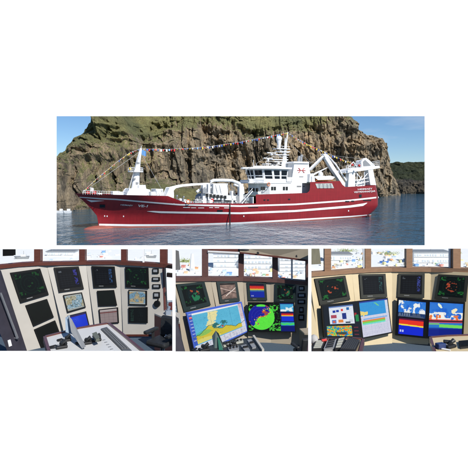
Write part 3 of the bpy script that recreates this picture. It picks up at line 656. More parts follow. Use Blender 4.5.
q = MB(); poly(q, [(357.4, 187), (357.6, 179.8), (363.6, 179.4), (364, 187)], 5, 6.4); q.build('gantry_winch', WHITE, sg, .05)
for x, y in ((352.4, 165), (359.2, 165.6)):
    q = MB(); q.ball(S(x, y, 2), .35, 8); q.build('marker_buoy', REDP, sg)

for a_, va, b2_, vb in (((140.6, 151), 7, (82, 193), 6.8), ((140.4, 152), 7, (165, 195), 1.2), ((140.4, 152), 7, (126, 195), 1.2), ((286.4, 140), 7, (311, 163), 5), ((286, 145), 7, (246, 170), 5), ((324.8, 154.6), 4, (363, 159), 4), ((324.8, 154.6), 4, (309, 164), 4), ((211, 183), 3.5, (171.8, 187), 3.5), ((325, 156), 4, (349, 171), 4)):
    q = MB(); q.tube([S(a_[0], a_[1], va), S(b2_[0], b2_[1], vb)], .035, 5); q.build('stay_wire', GREYM, ship)
for x, y, v in ((268.4, 184.4, 2.9), (188, 201.6, -.1)):
    q = MB(); c = S(x, y, v); q.tube([(c[0] + .38 * math.cos(k * math.pi / 8), c[1] - .1, c[2] + .38 * math.sin(k * math.pi / 8)) for k in range(17)], .09, 6, cap=False); q.build('life_ring', ORANGE, ship)
for x, y, v in ((134.2, 178.6, 6.4), (138.2, 163, 6.6), (137, 183, 6.2)):
    q = MB(); c = S(x, y, v); q.box(c, (.5, .35, .4)); q.build('floodlight', GREYM, ship, .03)
# signal bunting
FL = [mat('bunting_red', (0.60, .03, .03), .8), mat('bunting_yellow', (0.80, .52, .04), .8), mat('bunting_blue', (0.04, .10, .42), .8), mat('bunting_white', (.8, .8, .8), .8), mat('bunting_lightblue', (.16, .36, .65), .8)]
def bunting(pts, n, label, v, pal, sz=.50):
    Pp = [Vector(S(x, y, v)) for x, y in pts]; acc = [0]
    for i in range(len(Pp) - 1): acc.append(acc[-1] + (Pp[i + 1] - Pp[i]).length)
    def at(t):
        d = t * acc[-1]; return Vector([float(np.interp(d, acc, [p[k] for p in Pp])) for k in range(3)])
    root = empty('bunting', (W0.x, W0.y, SEA), TH)
    tag(root, label, 'bunting', 'flag lines dressing the trawler')
    m = MB(); m.tube([at(k / 40) for k in range(41)], .02, 5); m.build('line', WHITE, root)
    rnd = random.Random(len(pts) * n)
    for k in range(n):
        t = (k + .5) / n; p = at(t); q = at(min(t + .55 / n, 1)) - p; q.normalize(); w_ = sz * rnd.uniform(.3, .55); h = sz * rnd.uniform(.4, .85); sw = Vector((rnd.uniform(-.15, .15), rnd.uniform(-.25, .25), 0))
        a = p; b2 = p + q * w_ * 1.2; dn = Vector((0, 0, -h)) + sw; m = MB()
        tri = rnd.random() < .35
        A = [a, b2, b2 + dn, a + dn] if not tri else [a, b2, (a + b2) / 2 + dn]
        m.prism(A, [x + Vector((0, .02, 0)) for x in A]); m.build('flag', FL[rnd.choice(pal)], root)
bunting([(83, 191.6), (97, 178.4), (120, 159.6), (130, 152.6), (140.8, 148.6)], 34, 'slanting line of small coloured flags from the bow up to the foremast', 7, [0, 1, 3, 0, 1, 2], .42)
bunting([(142, 148.8), (165, 149.4), (190, 148.2), (212, 146.2), (240, 142), (262, 137.8), (287.6, 132.6)], 62, 'long line of coloured flags strung from foremast to main mast', 7, [0, 1, 2, 3, 4, 0, 2], .62)
bunting([(288.6, 132.8), (297, 138.6), (308, 144.4), (325, 152), (345.5, 160.8), (352, 162.6)], 32, 'coloured flag line running down from main mast to the stern gantry', 7, [0, 1, 1, 3, 0, 2], .72)
def flagthing(name, label, px, py, w_, h, v, m, m2=None):
    root = empty(name, (W0.x, W0.y, SEA), TH); tag(root, label, 'flag')
    q = MB(); n = 8; s0 = Vector(S(px, py, v)); vs = []
    for k in range(n + 1):
        x = w_ * k / n; dy = .18 * math.sin(k * 1.3); vs += [(s0.x + x * .8, s0.y + dy, s0.z - x * .25), (s0.x + x * .8, s0.y + dy + .03, s0.z - h - x * .25)]
    q.add(vs, [(2 * i, 2 * i + 1, 2 * i + 3, 2 * i + 2) for i in range(n)]); q.build('cloth', m, root)
flagthing('pennant', 'pale blue and white pennant at the top of the foremast', 141.8, 149.6, 1.1, 1.1, 6.8, FL[4])
for k, (x, y, mi) in enumerate(((86.6, 190.6, 0), (90.4, 187.2, 3), (92.8, 190.0, 0))):
    flagthing('signal_flag', ('red signal flag lowest at the bow rail', 'white signal flag topmost at the bow', 'red signal flag hanging right of the white one at the bow')[k], x, y, .8, .8, 6.5, FL[mi])
# small white boats at the rocky shore left of the bow
for k, (x, y) in enumerate(((60.5, 211.6), (68, 211.8))):
    p = P(x, y, -SEA * F / (212.3 - HZ) - 3); p.z = SEA
    e = empty('moored_boat', p, .1); tag(e, ('small white boat by the rocks at the far left edge', 'small white boat by the rocks nearest the trawler bow')[k], 'boat', 'small boats along the rocky shore')
    q = MB(); A = [(-1.2, 0, .75), (1.0, 0, .7), (1.0, .9, .7), (-.7, .9, .75)]; q.prism([(-1.3, -.45, .7), (1.1, -.5, .6), (1.1, .5, .6), (-1.3, .45, .7), (-1.7, 0, .75)], [(-1.0, -.3, 0), (1.0, -.35, 0), (1.0, .35, 0), (-1.0, .3, 0), (-1.2, 0, 0)])
    q.build('hull', WHITE, e); q = MB(); q.box((.2, 0, .95), (.9, .6, .55)); q.build('cabin', WHITE, e)

# ------------------------------------------------------------------ the white wall with its four openings
def wall():
    D = 2.0; rects = [(56.6, 116.2, 424.6, 245.2), (-40, 249.2, 172.4, 350.9), (175.6, 248.9, 308.2, 351.4), (311.4, 248.6, 510, 351.4)]
    xs = sorted(set([-900, 1400] + [r[0] for r in rects] + [r[2] for r in rects])); ys = sorted(set([-3, 1100] + [r[1] for r in rects] + [r[3] for r in rects]))
    mb = MB()
    for i in range(len(xs) - 1):
        for j in range(len(ys) - 1):
            cx, cy = (xs[i] + xs[i + 1]) / 2, (ys[j] + ys[j + 1]) / 2
            if any(r[0] < cx < r[2] and r[1] < cy < r[3] for r in rects): continue
            q = [P(xs[i], ys[j], D), P(xs[i + 1], ys[j], D), P(xs[i + 1], ys[j + 1], D), P(xs[i], ys[j + 1], D)]
            mb.add(q, [(0, 3, 2, 1)])
    tag(mb.build('white_wall', WALLW), 'plain white wall with one wide opening above three smaller ones', kind='structure')
wall()

# ------------------------------------------------------------------ wheelhouse interiors
WOOD = mat('mahogany', (0.105, 0.033, 0.024), 0.32, var=0.25, scale=9, stretch=(1, 1, 6), coat=.3)
WOOD2 = mat('dull_mahogany', (0.11, 0.055, 0.048), 0.4, var=0.25, scale=9, stretch=(1, 1, 6))
WOOD3 = mat('warm_wood', (0.29, 0.17, 0.10), 0.4, var=0.2, scale=9, stretch=(1, 1, 5))
CREAM1 = mat('cream_laminate', (0.44, 0.415, 0.37), 0.45, var=0.05, scale=5)
CREAM2 = mat('beige_laminate', (0.34, 0.29, 0.215), 0.45, var=0.06, scale=5)
CREAM3 = mat('warm_laminate', (0.60, 0.49, 0.30), 0.45, var=0.06, scale=5)
FLOORM = mat('blue_carpet', (0.055, 0.085, 0.12), 0.95, var=0.2, scale=40)
BEZEL = mat('monitor_bezel', (0.006, 0.0065, 0.0065), 0.5, var=0.15, scale=20, spec=.2)
BEZELG = mat('monitor_bezel_green', (0.012, 0.022, 0.021), 0.5, var=0.15, scale=20, spec=.3)
LOGO = mat('logo_print', (0.36, 0.37, 0.37), 0.5)
LEATHER = mat('black_leather', (0.022, 0.024, 0.026), 0.42, var=0.3, scale=18, bump=.3)
FLOORZ = -2.50
def screen_mat(name, strength, gloss=0.35):
    m = bpy.data.materials.new(name); m.use_nodes = True; n = m.node_tree.nodes; l = m.node_tree.links
    b = n['Principled BSDF']; b.inputs['Base Color'].default_value = (0.004, 0.004, 0.0045, 1); b.inputs['Roughness'].default_value = gloss; b.inputs['Specular IOR Level'].default_value = .15
    a = n.new('ShaderNodeAttribute'); a.attribute_name = 'img'; l.new(a.outputs['Color'], b.inputs['Emission Color']); b.inputs['Emission Strength'].default_value = strength
    return m
SCR = screen_mat('lit_screen', 1.0)
class Plane:
    """Y = a + b X + c Z"""
    def __init__(s, p, q, lean=0.22):
        s.c = lean; s.b = ((q.y - lean * q.z) - (p.y - lean * p.z)) / (q.x - p.x); s.a = p.y - s.b * p.x - lean * p.z
        s.n = Vector((s.b, -1, s.c)).normalized()
    def at(s, px, py, off=0.0):
        dx = (px - CX) / F; dz = (HZ - py) / F
        Y = s.a / (1 - s.b * dx - s.c * dz); return Vector((dx * Y, Y, dz * Y)) + s.n * off
def quad_grid(Q, nu, nv):
    u = np.linspace(0, 1, nu)[None, :, None]; v = np.linspace(0, 1, nv)[:, None, None]; Q = [np.array(q)[None, None, :] for q in Q]
    return (Q[0] * (1 - u) + Q[1] * u) * (1 - v) + (Q[3] * (1 - u) + Q[2] * u) * v
def inset(Q, l, t, r, b):
    Q = [Vector(q) for q in Q]; f = lambda u, v: (Q[0].lerp(Q[1], u)).lerp(Q[3].lerp(Q[2], u), v)
    return [f(l, t), f(1 - r, t), f(1 - r, 1 - b), f(l, 1 - b)]
def lin(img): 
    img = np.clip(img, 0, 1); return np.where(img <= .04045, img / 12.92, ((img + .055) / 1.055) ** 2.4)
def C(*a): return np.array(a, float) / 255.0
# ---- pictures on the screens: u to the right, v down
def base(u, v, c): return np.ones(u.shape + (3,)) * C(*c)
def put(im, m, c): 
    m = np.clip(m, 0, 1)[..., None]; return im * (1 - m) + C(*c) * m
def rect(u, v, a, b, c, d): return ((u > a) & (u < c) & (v > b) & (v < d)).astype(float)
def img_off(tint=(26, 30, 26)):
    def f(u, v): return base(u, v, tint) + (fbm(u * 3, v * 3, s=3)[..., None] - .5) * .03
    return f
def img_radar(seed=1, center=(30, 75, 36), disc=None, ship_c=(190, 80, 45), gc=(34, 118, 48)):
    def f(u, v):
        im = base(u, v, (6, 14, 12)); n = fbm(u * 14, v * 14, s=seed, o=4); r = np.hypot((u - .5) * 1.15, v - .5)
        for cx, cy in ((.12, .12), (.84, .12), (.86, .82), (.12, .86)):
            im = put(im, smooth(.50, .62, n) * rect(u, v, cx - .14, cy - .10, cx + .14, cy + .10) * .8, gc)
        im = put(im, (np.abs(r - .40) < .012) * .25, (30, 90, 60)); im = put(im, (np.abs(r - .26) < .010) * .2, (30, 90, 60))
        if disc:
            k = smooth(.36, .44, fbm(u * 6, v * 6, s=seed + 4)) * smooth(.36, .33, r) * smooth(-.02, .08, (u - .5) * .8 + (v - .45) + (fbm(u * 7, v * 7, s=seed + 6) - .5) * .4); im = put(im, smooth(.36, .34, r) * .5, (12, 40, 48)); im = put(im, k * .85, disc)
            im = put(im, smooth(.60, .66, fbm(u * 9, v * 9, s=seed + 8)) * (r < .30) * (v < .6), ship_c)
        else: im = put(im, smooth(.56, .64, fbm(u * 10, v * 12, s=seed + 5)) * (r < (.27 if center[0] > 150 else .16)) * .8, center)
        return im
    return f
def img_columns(seed=1, col=(60, 60, 190)):
    def f(u, v):
        im = base(u, v, (9, 11, 15)); n = fbm(u * 16, v * 22, s=seed, o=3)
        im = put(im, rect(u, v, .76, .08, .92, .86) * smooth(.42, .58, n), col); im = put(im, rect(u, v, .08, .10, .22, .2) * smooth(.5, .6, n) * .6, (130, 140, 150))
        im = put(im, ((v * 9) % 1 < .12) * rect(u, v, .1, .3, .7, .9) * .18, (90, 110, 120)); im = put(im, ((u * 7) % 1 < .1) * rect(u, v, .1, .2, .7, .9) * .14, (90, 110, 120))
        return im
    return f
def img_chart(seed=1, sea_=(150, 185, 205), land=(190, 175, 130), hi=(235, 240, 240)):
    def f(u, v):
        im = base(u, v, sea_); n = fbm(u * 4, v * 4, s=seed, o=4)
        im = put(im, smooth(.50, .53, n) * .9, land); im = put(im, smooth(.53, .60, fbm(u * 16, v * 16, s=seed + 2)) * .55, hi); im = put(im, smooth(.02, .0, np.abs(n - .5)) * .6, (90, 100, 100)); im = put(im, smooth(.58, .64, fbm(u * 20, v * 20, s=seed + 3)) * .7, (80, 95, 95)); im = put(im, ((u * 5) % 1 < .05) * .3 + ((v * 5) % 1 < .05) * .3, (110, 120, 125))
        im = put(im, rect(u, v, 0, 0, 1, .07), (180, 185, 180)); im = put(im, rect(u, v, 0, .9, 1, 1), (175, 180, 175)); return im
    return f
def img_blue(u, v):
    im = base(u, v, (28, 62, 225)) + (fbm(u * 2, v * 2, s=8)[..., None] - .5) * .08
    im = put(im, rect(u, v, 0, 0, 1, .10), (60, 40, 70)); im = put(im, rect(u, v, 0, .92, 1, 1), (35, 40, 100))
    im = put(im, ((v * 14) % 1 < .3) * rect(u, v, .1, .2, .5, .5) * (vnoise(u * 30, v * 30, s=3) > .5) * .5, (120, 150, 255)); return im
def img_table(u, v):
    im = base(u, v, (158, 142, 142)); im = put(im, ((v * 9) % 1 < .25) * .45, (105, 90, 96)); im = put(im, ((u * 4) % 1 < .05) * .6, (90, 80, 90)); im = put(im, rect(u, v, 0, 0, 1, .12), (190, 180, 180)); im = put(im, rect(u, v, 0, .2, 1, .26), (110, 50, 50)); return im
def img_matrix(u, v):
    im = base(u, v, (12, 16, 16)); im = put(im, ((v * 9) % 1 < .4) * rect(u, v, .08, .08, .26, .95) * (vnoise(u * 40, v * 9, s=3) > .35) * .6, (60, 110, 90)); im = put(im, ((v * 9) % 1 < .3) * rect(u, v, .5, .1, .8, .9) * (vnoise(u * 40, v * 9, s=4) > .7) * .4, (60, 90, 90)); return im
def img_echo(u, v):
    n = (fbm(u * 12, v * 2, s=6) - .5) * .03; y = v + n
    im = base(u, v, (16, 40, 165)); im = put(im, smooth(.62, .50, y) * 1, (60, 120, 160)); im = put(im, smooth(.50, .42, y), (225, 190, 60)); im = put(im, smooth(.38, .34, y), (215, 50, 40))
    im = put(im, smooth(.20, .14, y), (70, 10, 40)); im = put(im, rect(u, v, 0, 0, 1, .09), (20, 22, 40)); im = put(im, rect(u, v, .08, .84, .14, .92), (170, 180, 220)); im = put(im, rect(u, v, .18, .84, .24, .92), (170, 180, 220)); return im
def img_deckcam(u, v):
    im = base(u, v, (150, 125, 115)); k = fbm(u * 5, v * 5, s=12, o=5)[..., None]; im = im * (0.45 + 1.0 * k)
    im = put(im, rect(u, v, 0, 0, 1, .10), (20, 20, 20)); im = put(im, (np.abs((v - .55) * 1.2 + (u - .5) * .5) < .04), (60, 50, 50)); im = put(im, smooth(.04, .0, np.abs(v - .3 - .3 * u)), (225, 200, 190)); im = put(im, (np.abs(v - .8 + .7 * (u - .3)) < .035) * (u > .3), (230, 215, 205)); return im
def img_navchart(u, v):
    U0, V0 = u, v
    im = base(u, v, (92, 182, 214)) + (fbm(u * 8, v * 8, s=2)[..., None] - .5) * .06
    coast = np.interp(u, [0, .06, .14, .24, .30, .40, .47, .55, .62, .72, .80, .88, 1], [.62, .60, .55, .50, .42, .44, .56, .60, .56, .62, .70, .66, .60]) + (fbm(u * 14, 0 * u, s=5) - .5) * .07
    land = smooth(-.01, .01, v - coast); im = put(im, land, (206, 190, 62)); im = put(im, smooth(.70, .72, v + .03 * np.sin(u * 9)) * (u < .5), (216, 206, 110))
    im = put(im, smooth(.47, .52, fbm(u * 9, v * 9, s=31)) * ((u - .40) ** 2 / .006 + (v - .24) ** 2 / .03 < 1), (230, 222, 165))
    uw = u + (fbm(u * 11, v * 11, s=77) - .5) * .16; vw = v + (fbm(u * 11, v * 11, s=78) - .5) * .16
    im = put(im, (((uw - .36) ** 2 / .005 + (vw - .36) ** 2 / .004) < 1) * 1., (232, 222, 160)); im = put(im, (np.abs(uw - .43) < .065) * (vw < .28) * (v > .05) * 1., (232, 222, 160)); im = put(im, (np.abs(uw - .33 - (vw - .3) * .8) < .03) * (vw < .5) * (v > .3) * 1., (232, 222, 160))
    t = ((u - .52) ** 2 / .022 + (v - .47) ** 2 / .010 < 1) * smooth(.50, .53, fbm(u * 26, v * 26, s=9)); im = put(im, t, (44, 110, 110)); t = ((u - .20) ** 2 / .02 + (v - .56) ** 2 / .004 < 1); im = put(im, t * .5, (70, 190, 120))
    im = put(im, (((u - .56) ** 2 + (v - .55) ** 2) < .0004) * 1., (220, 50, 40))
    im = put(im, (v > .80) * 1., (214, 216, 228)); im = put(im, (np.abs(v - .80) < .012) * 1., (80, 170, 215)); im = put(im, ((u * 9) % 1 < .06) * (v > .82) * .5, (120, 120, 150)); im = put(im, ((v * 30) % 1 < .25) * (v > .82) * .3, (140, 140, 160))
    im = put(im, (v < .045) * 1., (235, 235, 235)); im = put(im, (u < .055) * (v < .8) * 1., (60, 90, 190)); im = put(im, (u < .05) * (np.abs(v - .1) < .03) * 1., (215, 60, 60)); im = put(im, (u < .05) * ((v * 12) % 1 < .3) * (v < .75) * .6, (230, 230, 240))
    im = put(im, (u > .93) * (v < .8) * 1., (214, 214, 228)); im = put(im, (u > .94) * ((v * 22) % 1 < .4) * (v < .55) * .8, (190, 110, 110))
    sea_ = (v < coast) & (v > .05) & (u > .06) & (u < .93); im = put(im, sea_ * (np.abs((fbm(u * 5, v * 5, s=61) * 9) % 1 - .5) < .06) * .18, (40, 120, 170)); im = put(im, sea_ * (vnoise(u * 75, v * 60, s=62) > .93) * .4, (20, 60, 90))
    im = put(im, land * (vnoise(u * 60, v * 45, s=63) > .9) * (v < .78) * .5, (120, 105, 40)); im = put(im, (np.abs(v - coast) < .008) * 1., (60, 90, 60)); im = put(im, (v > .84) * (vnoise(u * 90, v * 30, s=64) > .7) * .25, (90, 90, 120)); im = put(im, ((u * 8) % 1 < .015) * sea_ * .4, (30, 90, 130)); return im
def img_sonar(u, v):
    im = base(u, v, (8, 14, 12)); n = fbm(u * 22, v * 22, s=14, o=3)
    im = put(im, smooth(.50, .58, n) * (rect(u, v, .0, .02, .16, .30) + rect(u, v, .48, .02, .70, .3) + rect(u, v, .46, .72, .7, .98) + rect(u, v, .0, .8, .12, .98)), (70, 190, 60))
    ar = 1.55; du = (u - .285) * ar; dv = (v - .50); r = np.hypot(du, dv); disc = smooth(.455, .445, r)
    im = put(im, disc, (22, 28, 150)); im = put(im, disc * (np.sin(r * 60) > .8) * .35, (60, 70, 190))
    e = du * .75 + dv * .75 + (fbm(u * 9, v * 9, s=19) - .5) * .45
    im = put(im, disc * smooth(-.02, .02, e), (92, 228, 66)); im = put(im, disc * smooth(.035, .0, np.abs(e - .0)) * smooth(.52, .58, fbm(u * 25, v * 25, s=20)), (230, 150, 40))
    im = put(im, disc * smooth(.60, .64, fbm(u * 12, v * 12, s=22)) * (e < .05) * (e > -.25), (180, 70, 60)); im = put(im, disc * rect(u, v, .18, 0, .38, .13), (92, 228, 66))
    im = im * (0.96 + .08 * vnoise(u * 70, v * 45, s=66))[..., None]; im = put(im, disc * (np.abs(e) < .05) * smooth(.54, .64, fbm(u * 40, v * 30, s=67)), (235, 200, 60)); im = put(im, rect(u, v, .5, .02, .7, .98) * (1 - disc) * (vnoise(u * 80, v * 26, s=68) > .80) * .7, (70, 200, 70))
    # right-hand windows
    m = (u > .70); im = put(im, m * 1., (14, 30, 90))
    m1 = rect(u, v, .71, .04, 1, .30); im = put(im, m1, (62, 160, 210)); im = put(im, m1 * smooth(.50, .56, fbm(u * 14, v * 10, s=25) + (v - .18) * 1.5), (225, 240, 240))
    m2 = rect(u, v, .73, .34, .985, .64); q = (v - .34) / .30; im = put(im, m2, (20, 50, 210)); im = put(im, m2 * (q < .42), (225, 200, 60)); im = put(im, m2 * (q < .32), (215, 45, 35)); im = put(im, m2 * (q < .1), (60, 10, 60))
    m3 = rect(u, v, .71, .68, 1, .98); q = (v - .68) / .3; im = put(im, m3, (10, 22, 110)); im = put(im, m3 * smooth(.45, .32, q), (50, 160, 190)); im = put(im, m3 * (np.abs(q - .2 - .04 * np.sin(u * 50)) < .09), (70, 215, 90)); return im
def img_web(u, v):
    im = base(u, v, (18, 26, 38)); pg = rect(u, v, .16, .05, .86, .60); im = put(im, pg, (222, 228, 238)); im = put(im, rect(u, v, .16, .05, .86, .09), (90, 120, 180)); im = put(im, pg * (vnoise(u * 60, v * 80, s=73) > .85) * .3, (120, 130, 150))
    for a, b, c, d, k in ((.26, .18, .34, .25, (20, 50, 160)), (.36, .17, .44, .24, (20, 50, 160)), (.50, .15, .56, .22, (220, 50, 40)), (.66, .12, .74, .20, (30, 100, 170)), (.20, .32, .36, .42, (170, 70, 90)), (.52, .28, .64, .46, (30, 50, 130)),
                          (.22, .47, .34, .59, (60, 120, 200)), (.24, .50, .31, .57, (210, 100, 70)), (.40, .47, .54, .56, (225, 130, 60)), (.70, .48, .82, .56, (200, 205, 215)), (.60, .54, .74, .58, (40, 50, 70))): im = put(im, rect(u, v, a, b, c, d), k)
    m = rect(u, v, .06, .66, .76, .97); n = fbm(u * 26, v * 26, s=33, o=2); im = put(im, m, (90, 200, 90)); im = put(im, m * smooth(.52, .56, n), (235, 215, 60)); im = put(im, m * smooth(.60, .64, n), (235, 110, 40)); im = put(im, m * smooth(.44, .40, n), (50, 120, 190))
    im = put(im, m * rect(u, v, .3, .85, .6, .92) * .7, (30, 40, 40)); im = put(im, rect(u, v, .88, .3, .94, .38), (170, 30, 40)); im = put(im, rect(u, v, .9, .35, 1, .55), (30, 130, 70)); im = put(im, ((v * 10) % 1 < .3) * rect(u, v, .82, .68, .95, .95), (110, 40, 50)); return im
def img_fishchart(u, v):
    u1, v1 = u, v; wq = (fbm(u * 9, v * 9, s=88, o=4) - .5) * .16; wr = (fbm(u * 9, v * 9, s=89, o=4) - .5) * .16
    im = base(u, v, (206, 208, 226)); m = (v < .42) * 1.; im = put(im, m, (52, 150, 215)); im = put(im, m * ((u + wq * 2 - .05) ** 2 / .03 + (v + wr * 2 - .36) ** 2 / .010 < 1), (240, 215, 120)); im = put(im, m * ((u + wq - .62) ** 2 / .006 + (v + wr - .13 - .5 * (u - .6)) ** 2 / .001 < 1), (120, 205, 130))
    im = put(im, m * (v < .04), (40, 60, 150)); im = put(im, rect(u, v, .9, .04, 1, .42), (210, 214, 230)); im = put(im, rect(u, v, .08, .49, .92, .53), (120, 170, 225)); im = put(im, rect(u, v, .04, .54, .84, .58), (220, 130, 60)); im = put(im, rect(u, v, .04, .58, .84, .63), (120, 210, 80)); im = put(im, rect(u, v, .04, .63, .84, .67), (110, 220, 200))
    im = put(im, (v > .46) * (vnoise(u * 70, v * 46, s=71) > .82) * .22, (110, 110, 150)); im = put(im, (v < .42) * (v > .04) * (np.abs((fbm(u * 5, v * 5, s=72) * 8) % 1 - .5) < .09) * .2, (30, 110, 180)); im = put(im, ((v * 26) % 1 < .12) * (v > .70) * .35, (150, 150, 190)); im = put(im, ((u * 9) % 1 < .05) * (v > .44) * .3, (130, 130, 170)); return im
def img_b2a(u, v):
    u1, v1 = u, v; wq = (fbm(u * 9, v * 9, s=88, o=4) - .5) * .16; wr = (fbm(u * 9, v * 9, s=89, o=4) - .5) * .16
    im = base(u, v, (10, 14, 26)); m = rect(u, v, .03, .05, .97, .50); im = put(im, m, (30, 100, 205)); im = put(im, m * smooth(.2, .6, fbm(u * 8, v * 8, s=40)) * .4, (80, 160, 225)); im = put(im, m * smooth(.51, .54, fbm(u * 6, v * 6, s=43, o=6, g=.62)), (235, 238, 236)); im = put(im, m * rect(u, v, .12, .05, .4, .10) * (fbm(u * 12, v * 12, s=6) > .5), (240, 190, 60)); im = put(im, rect(u, v, .03, .38, .97, .50) * .75, (16, 34, 70))
    im = put(im, ((u * 12) % 1 < .3) * rect(u, v, .08, .40, .5, .47) * .5, (180, 200, 220)); m = rect(u, v, .08, .55, .92, .98); q = (v - .55) / .43; im = put(im, m, (18, 40, 205)); im = put(im, m * (q < .43 + .05 * u), (240, 215, 60)); im = put(im, m * (q < .34 + .05 * u), (228, 50, 36)); im = put(im, m * (q < .08), (90, 20, 60)); im = put(im, rect(u, v, .12, .86, .17, .92) + rect(u, v, .2, .86, .25, .92), (190, 200, 240)); return im
def img_b2b(u, v):
    u1, v1 = u, v; wq = (fbm(u * 9, v * 9, s=88, o=4) - .5) * .16; wr = (fbm(u * 9, v * 9, s=89, o=4) - .5) * .16
    im = base(u, v, (10, 14, 26)); m = rect(u, v, .03, .03, .98, .53); im = put(im, m, (28, 92, 200)); im = put(im, m * smooth(.2, .6, fbm(u * 8, v * 8, s=41)) * .4, (80, 160, 225)); n = fbm(u * 5, v * 5, s=52, o=6, g=.62); im = put(im, m * smooth(.44, .48, n + (v - .35) * .9) * (v > .3), (240, 240, 232)); im = put(im, m * (((u + wq - .33) ** 2 / .003 + (v + wr - .12 - .6 * (u - .33)) ** 2 / .003) < 1), (225, 240, 215))
    im = put(im, m * (((u + wq - .74) ** 2 / .005 + (v + wr - .27 + .5 * (u - .7)) ** 2 / .004) < 1), (240, 230, 190)); im = put(im, m * smooth(.58, .62, fbm(u * 12, v * 12, s=55)) * (v > .38), (230, 120, 60)); im = put(im, rect(u, v, .03, .50, .98, .54) * .7, (210, 60, 60))
    m = rect(u, v, .03, .57, .98, .97); q = (v - .57) / .4; im = put(im, m, (12, 30, 130)); im = put(im, m * smooth(.55, .35, q), (40, 120, 200)); im = put(im, m * (np.abs(q - .24 - .12 * u) < .11) * (u > .33), (110, 215, 90)); im = put(im, m * (np.abs(q - .15) < .06) * (u < .33), (120, 190, 110)); im = put(im, m * (q < .07), (170, 60, 90)); im = put(im, ((v * 24) % 1 < .2) * m * (u < .33) * .3, (80, 110, 200)); return im

def monitor(parent, pl, Q, img, name='monitor', thick=.022, ins=(.07, .06, .07, .12), bez=None, logo=True, label=None, gain=1.0, res=(80, 60)):
    """a flat display whose four corners stand on the plane of the console face"""
    bez = bez or BEZEL
    B = [pl.at(x, y, .003) for x, y in Q]; Fr = [pl.at(x, y, .003) + pl.n * thick for x, y in Q]
    mb = MB(); mb.prism(Fr, B); 
    root = mb.build(name, bez, parent, .004)
    if label and parent: root['label'] = label
    q = [p + pl.n * .0035 for p in inset(Fr, *ins)]
    V = quad_grid(q, *res); u, v = np.meshgrid(np.linspace(0, 1, res[0]), np.linspace(0, 1, res[1]))
    grid_mesh('screen', V, SCR, root, attrs={'img': lin(img(u, v)) * gain}, flip=True)
    if logo:
        vs_, fs = text_geo('FURUNO', .02); l0 = inset(Fr, .24, .915, .56, .055); t = MB()
        lo = [Vector(p) + pl.n * .004 for p in l0]
        t.add([lo[3].lerp(lo[2], x).lerp(lo[0].lerp(lo[1], x), y) for x, y in vs_], fs); t.build('maker_lettering', LOGO, root)
    return root
def faces(parent, name, tops, bots, depths, m, seam=.0):
    """the angled faces of a console; returns their planes"""
    out = []
    for i in range(len(tops) - 1):
        (x0, y0), (x1, y1) = tops[i], tops[i + 1]; pl = Plane(P(x0, y0, depths[i]), P(x1, y1, depths[i + 1]))
        g = 0.04
        Q = [(x0 + g, y0), (x1 - g, y1), (bots[i + 1][0] - g, bots[i + 1][1]), (bots[i][0] + g, bots[i][1])]
        A = [pl.at(*q) for q in Q]; B = [p - pl.n * .035 for p in A]; mb = MB(); mb.prism(A, B); mb.build(name, m, parent, .003); out.append(pl)
    return out
def ribbon(mb, pts, th_up, depth, mi=0):
    """timber rail along 3-D points: th_up high, depth thick, running away from the viewer"""
    for a, b in zip(pts[:-1], pts[1:]):
        d = Vector((0, depth, 0)); u = Vector((0, 0, th_up)); mb.prism([a, b, b + u, a + u], [a + d, b + d, b + d + u, a + u + d], mi)
def glass_mat():
    m = bpy.data.materials.new('window_glass'); m.use_nodes = True; n = m.node_tree.nodes; l = m.node_tree.links; n.clear()
    o = n.new('ShaderNodeOutputMaterial'); t = n.new('ShaderNodeBsdfTransparent'); g = n.new('ShaderNodeBsdfGlossy'); g.inputs['Roughness'].default_value = .02; t.inputs[0].default_value = (.96, .98, .97, 1)
    mx = n.new('ShaderNodeMixShader'); mx.inputs[0].default_value = .05; l.new(t.outputs[0], mx.inputs[1]); l.new(g.outputs[0], mx.inputs[2]); l.new(mx.outputs[0], o.inputs[0]); return m
GLASS = glass_mat()
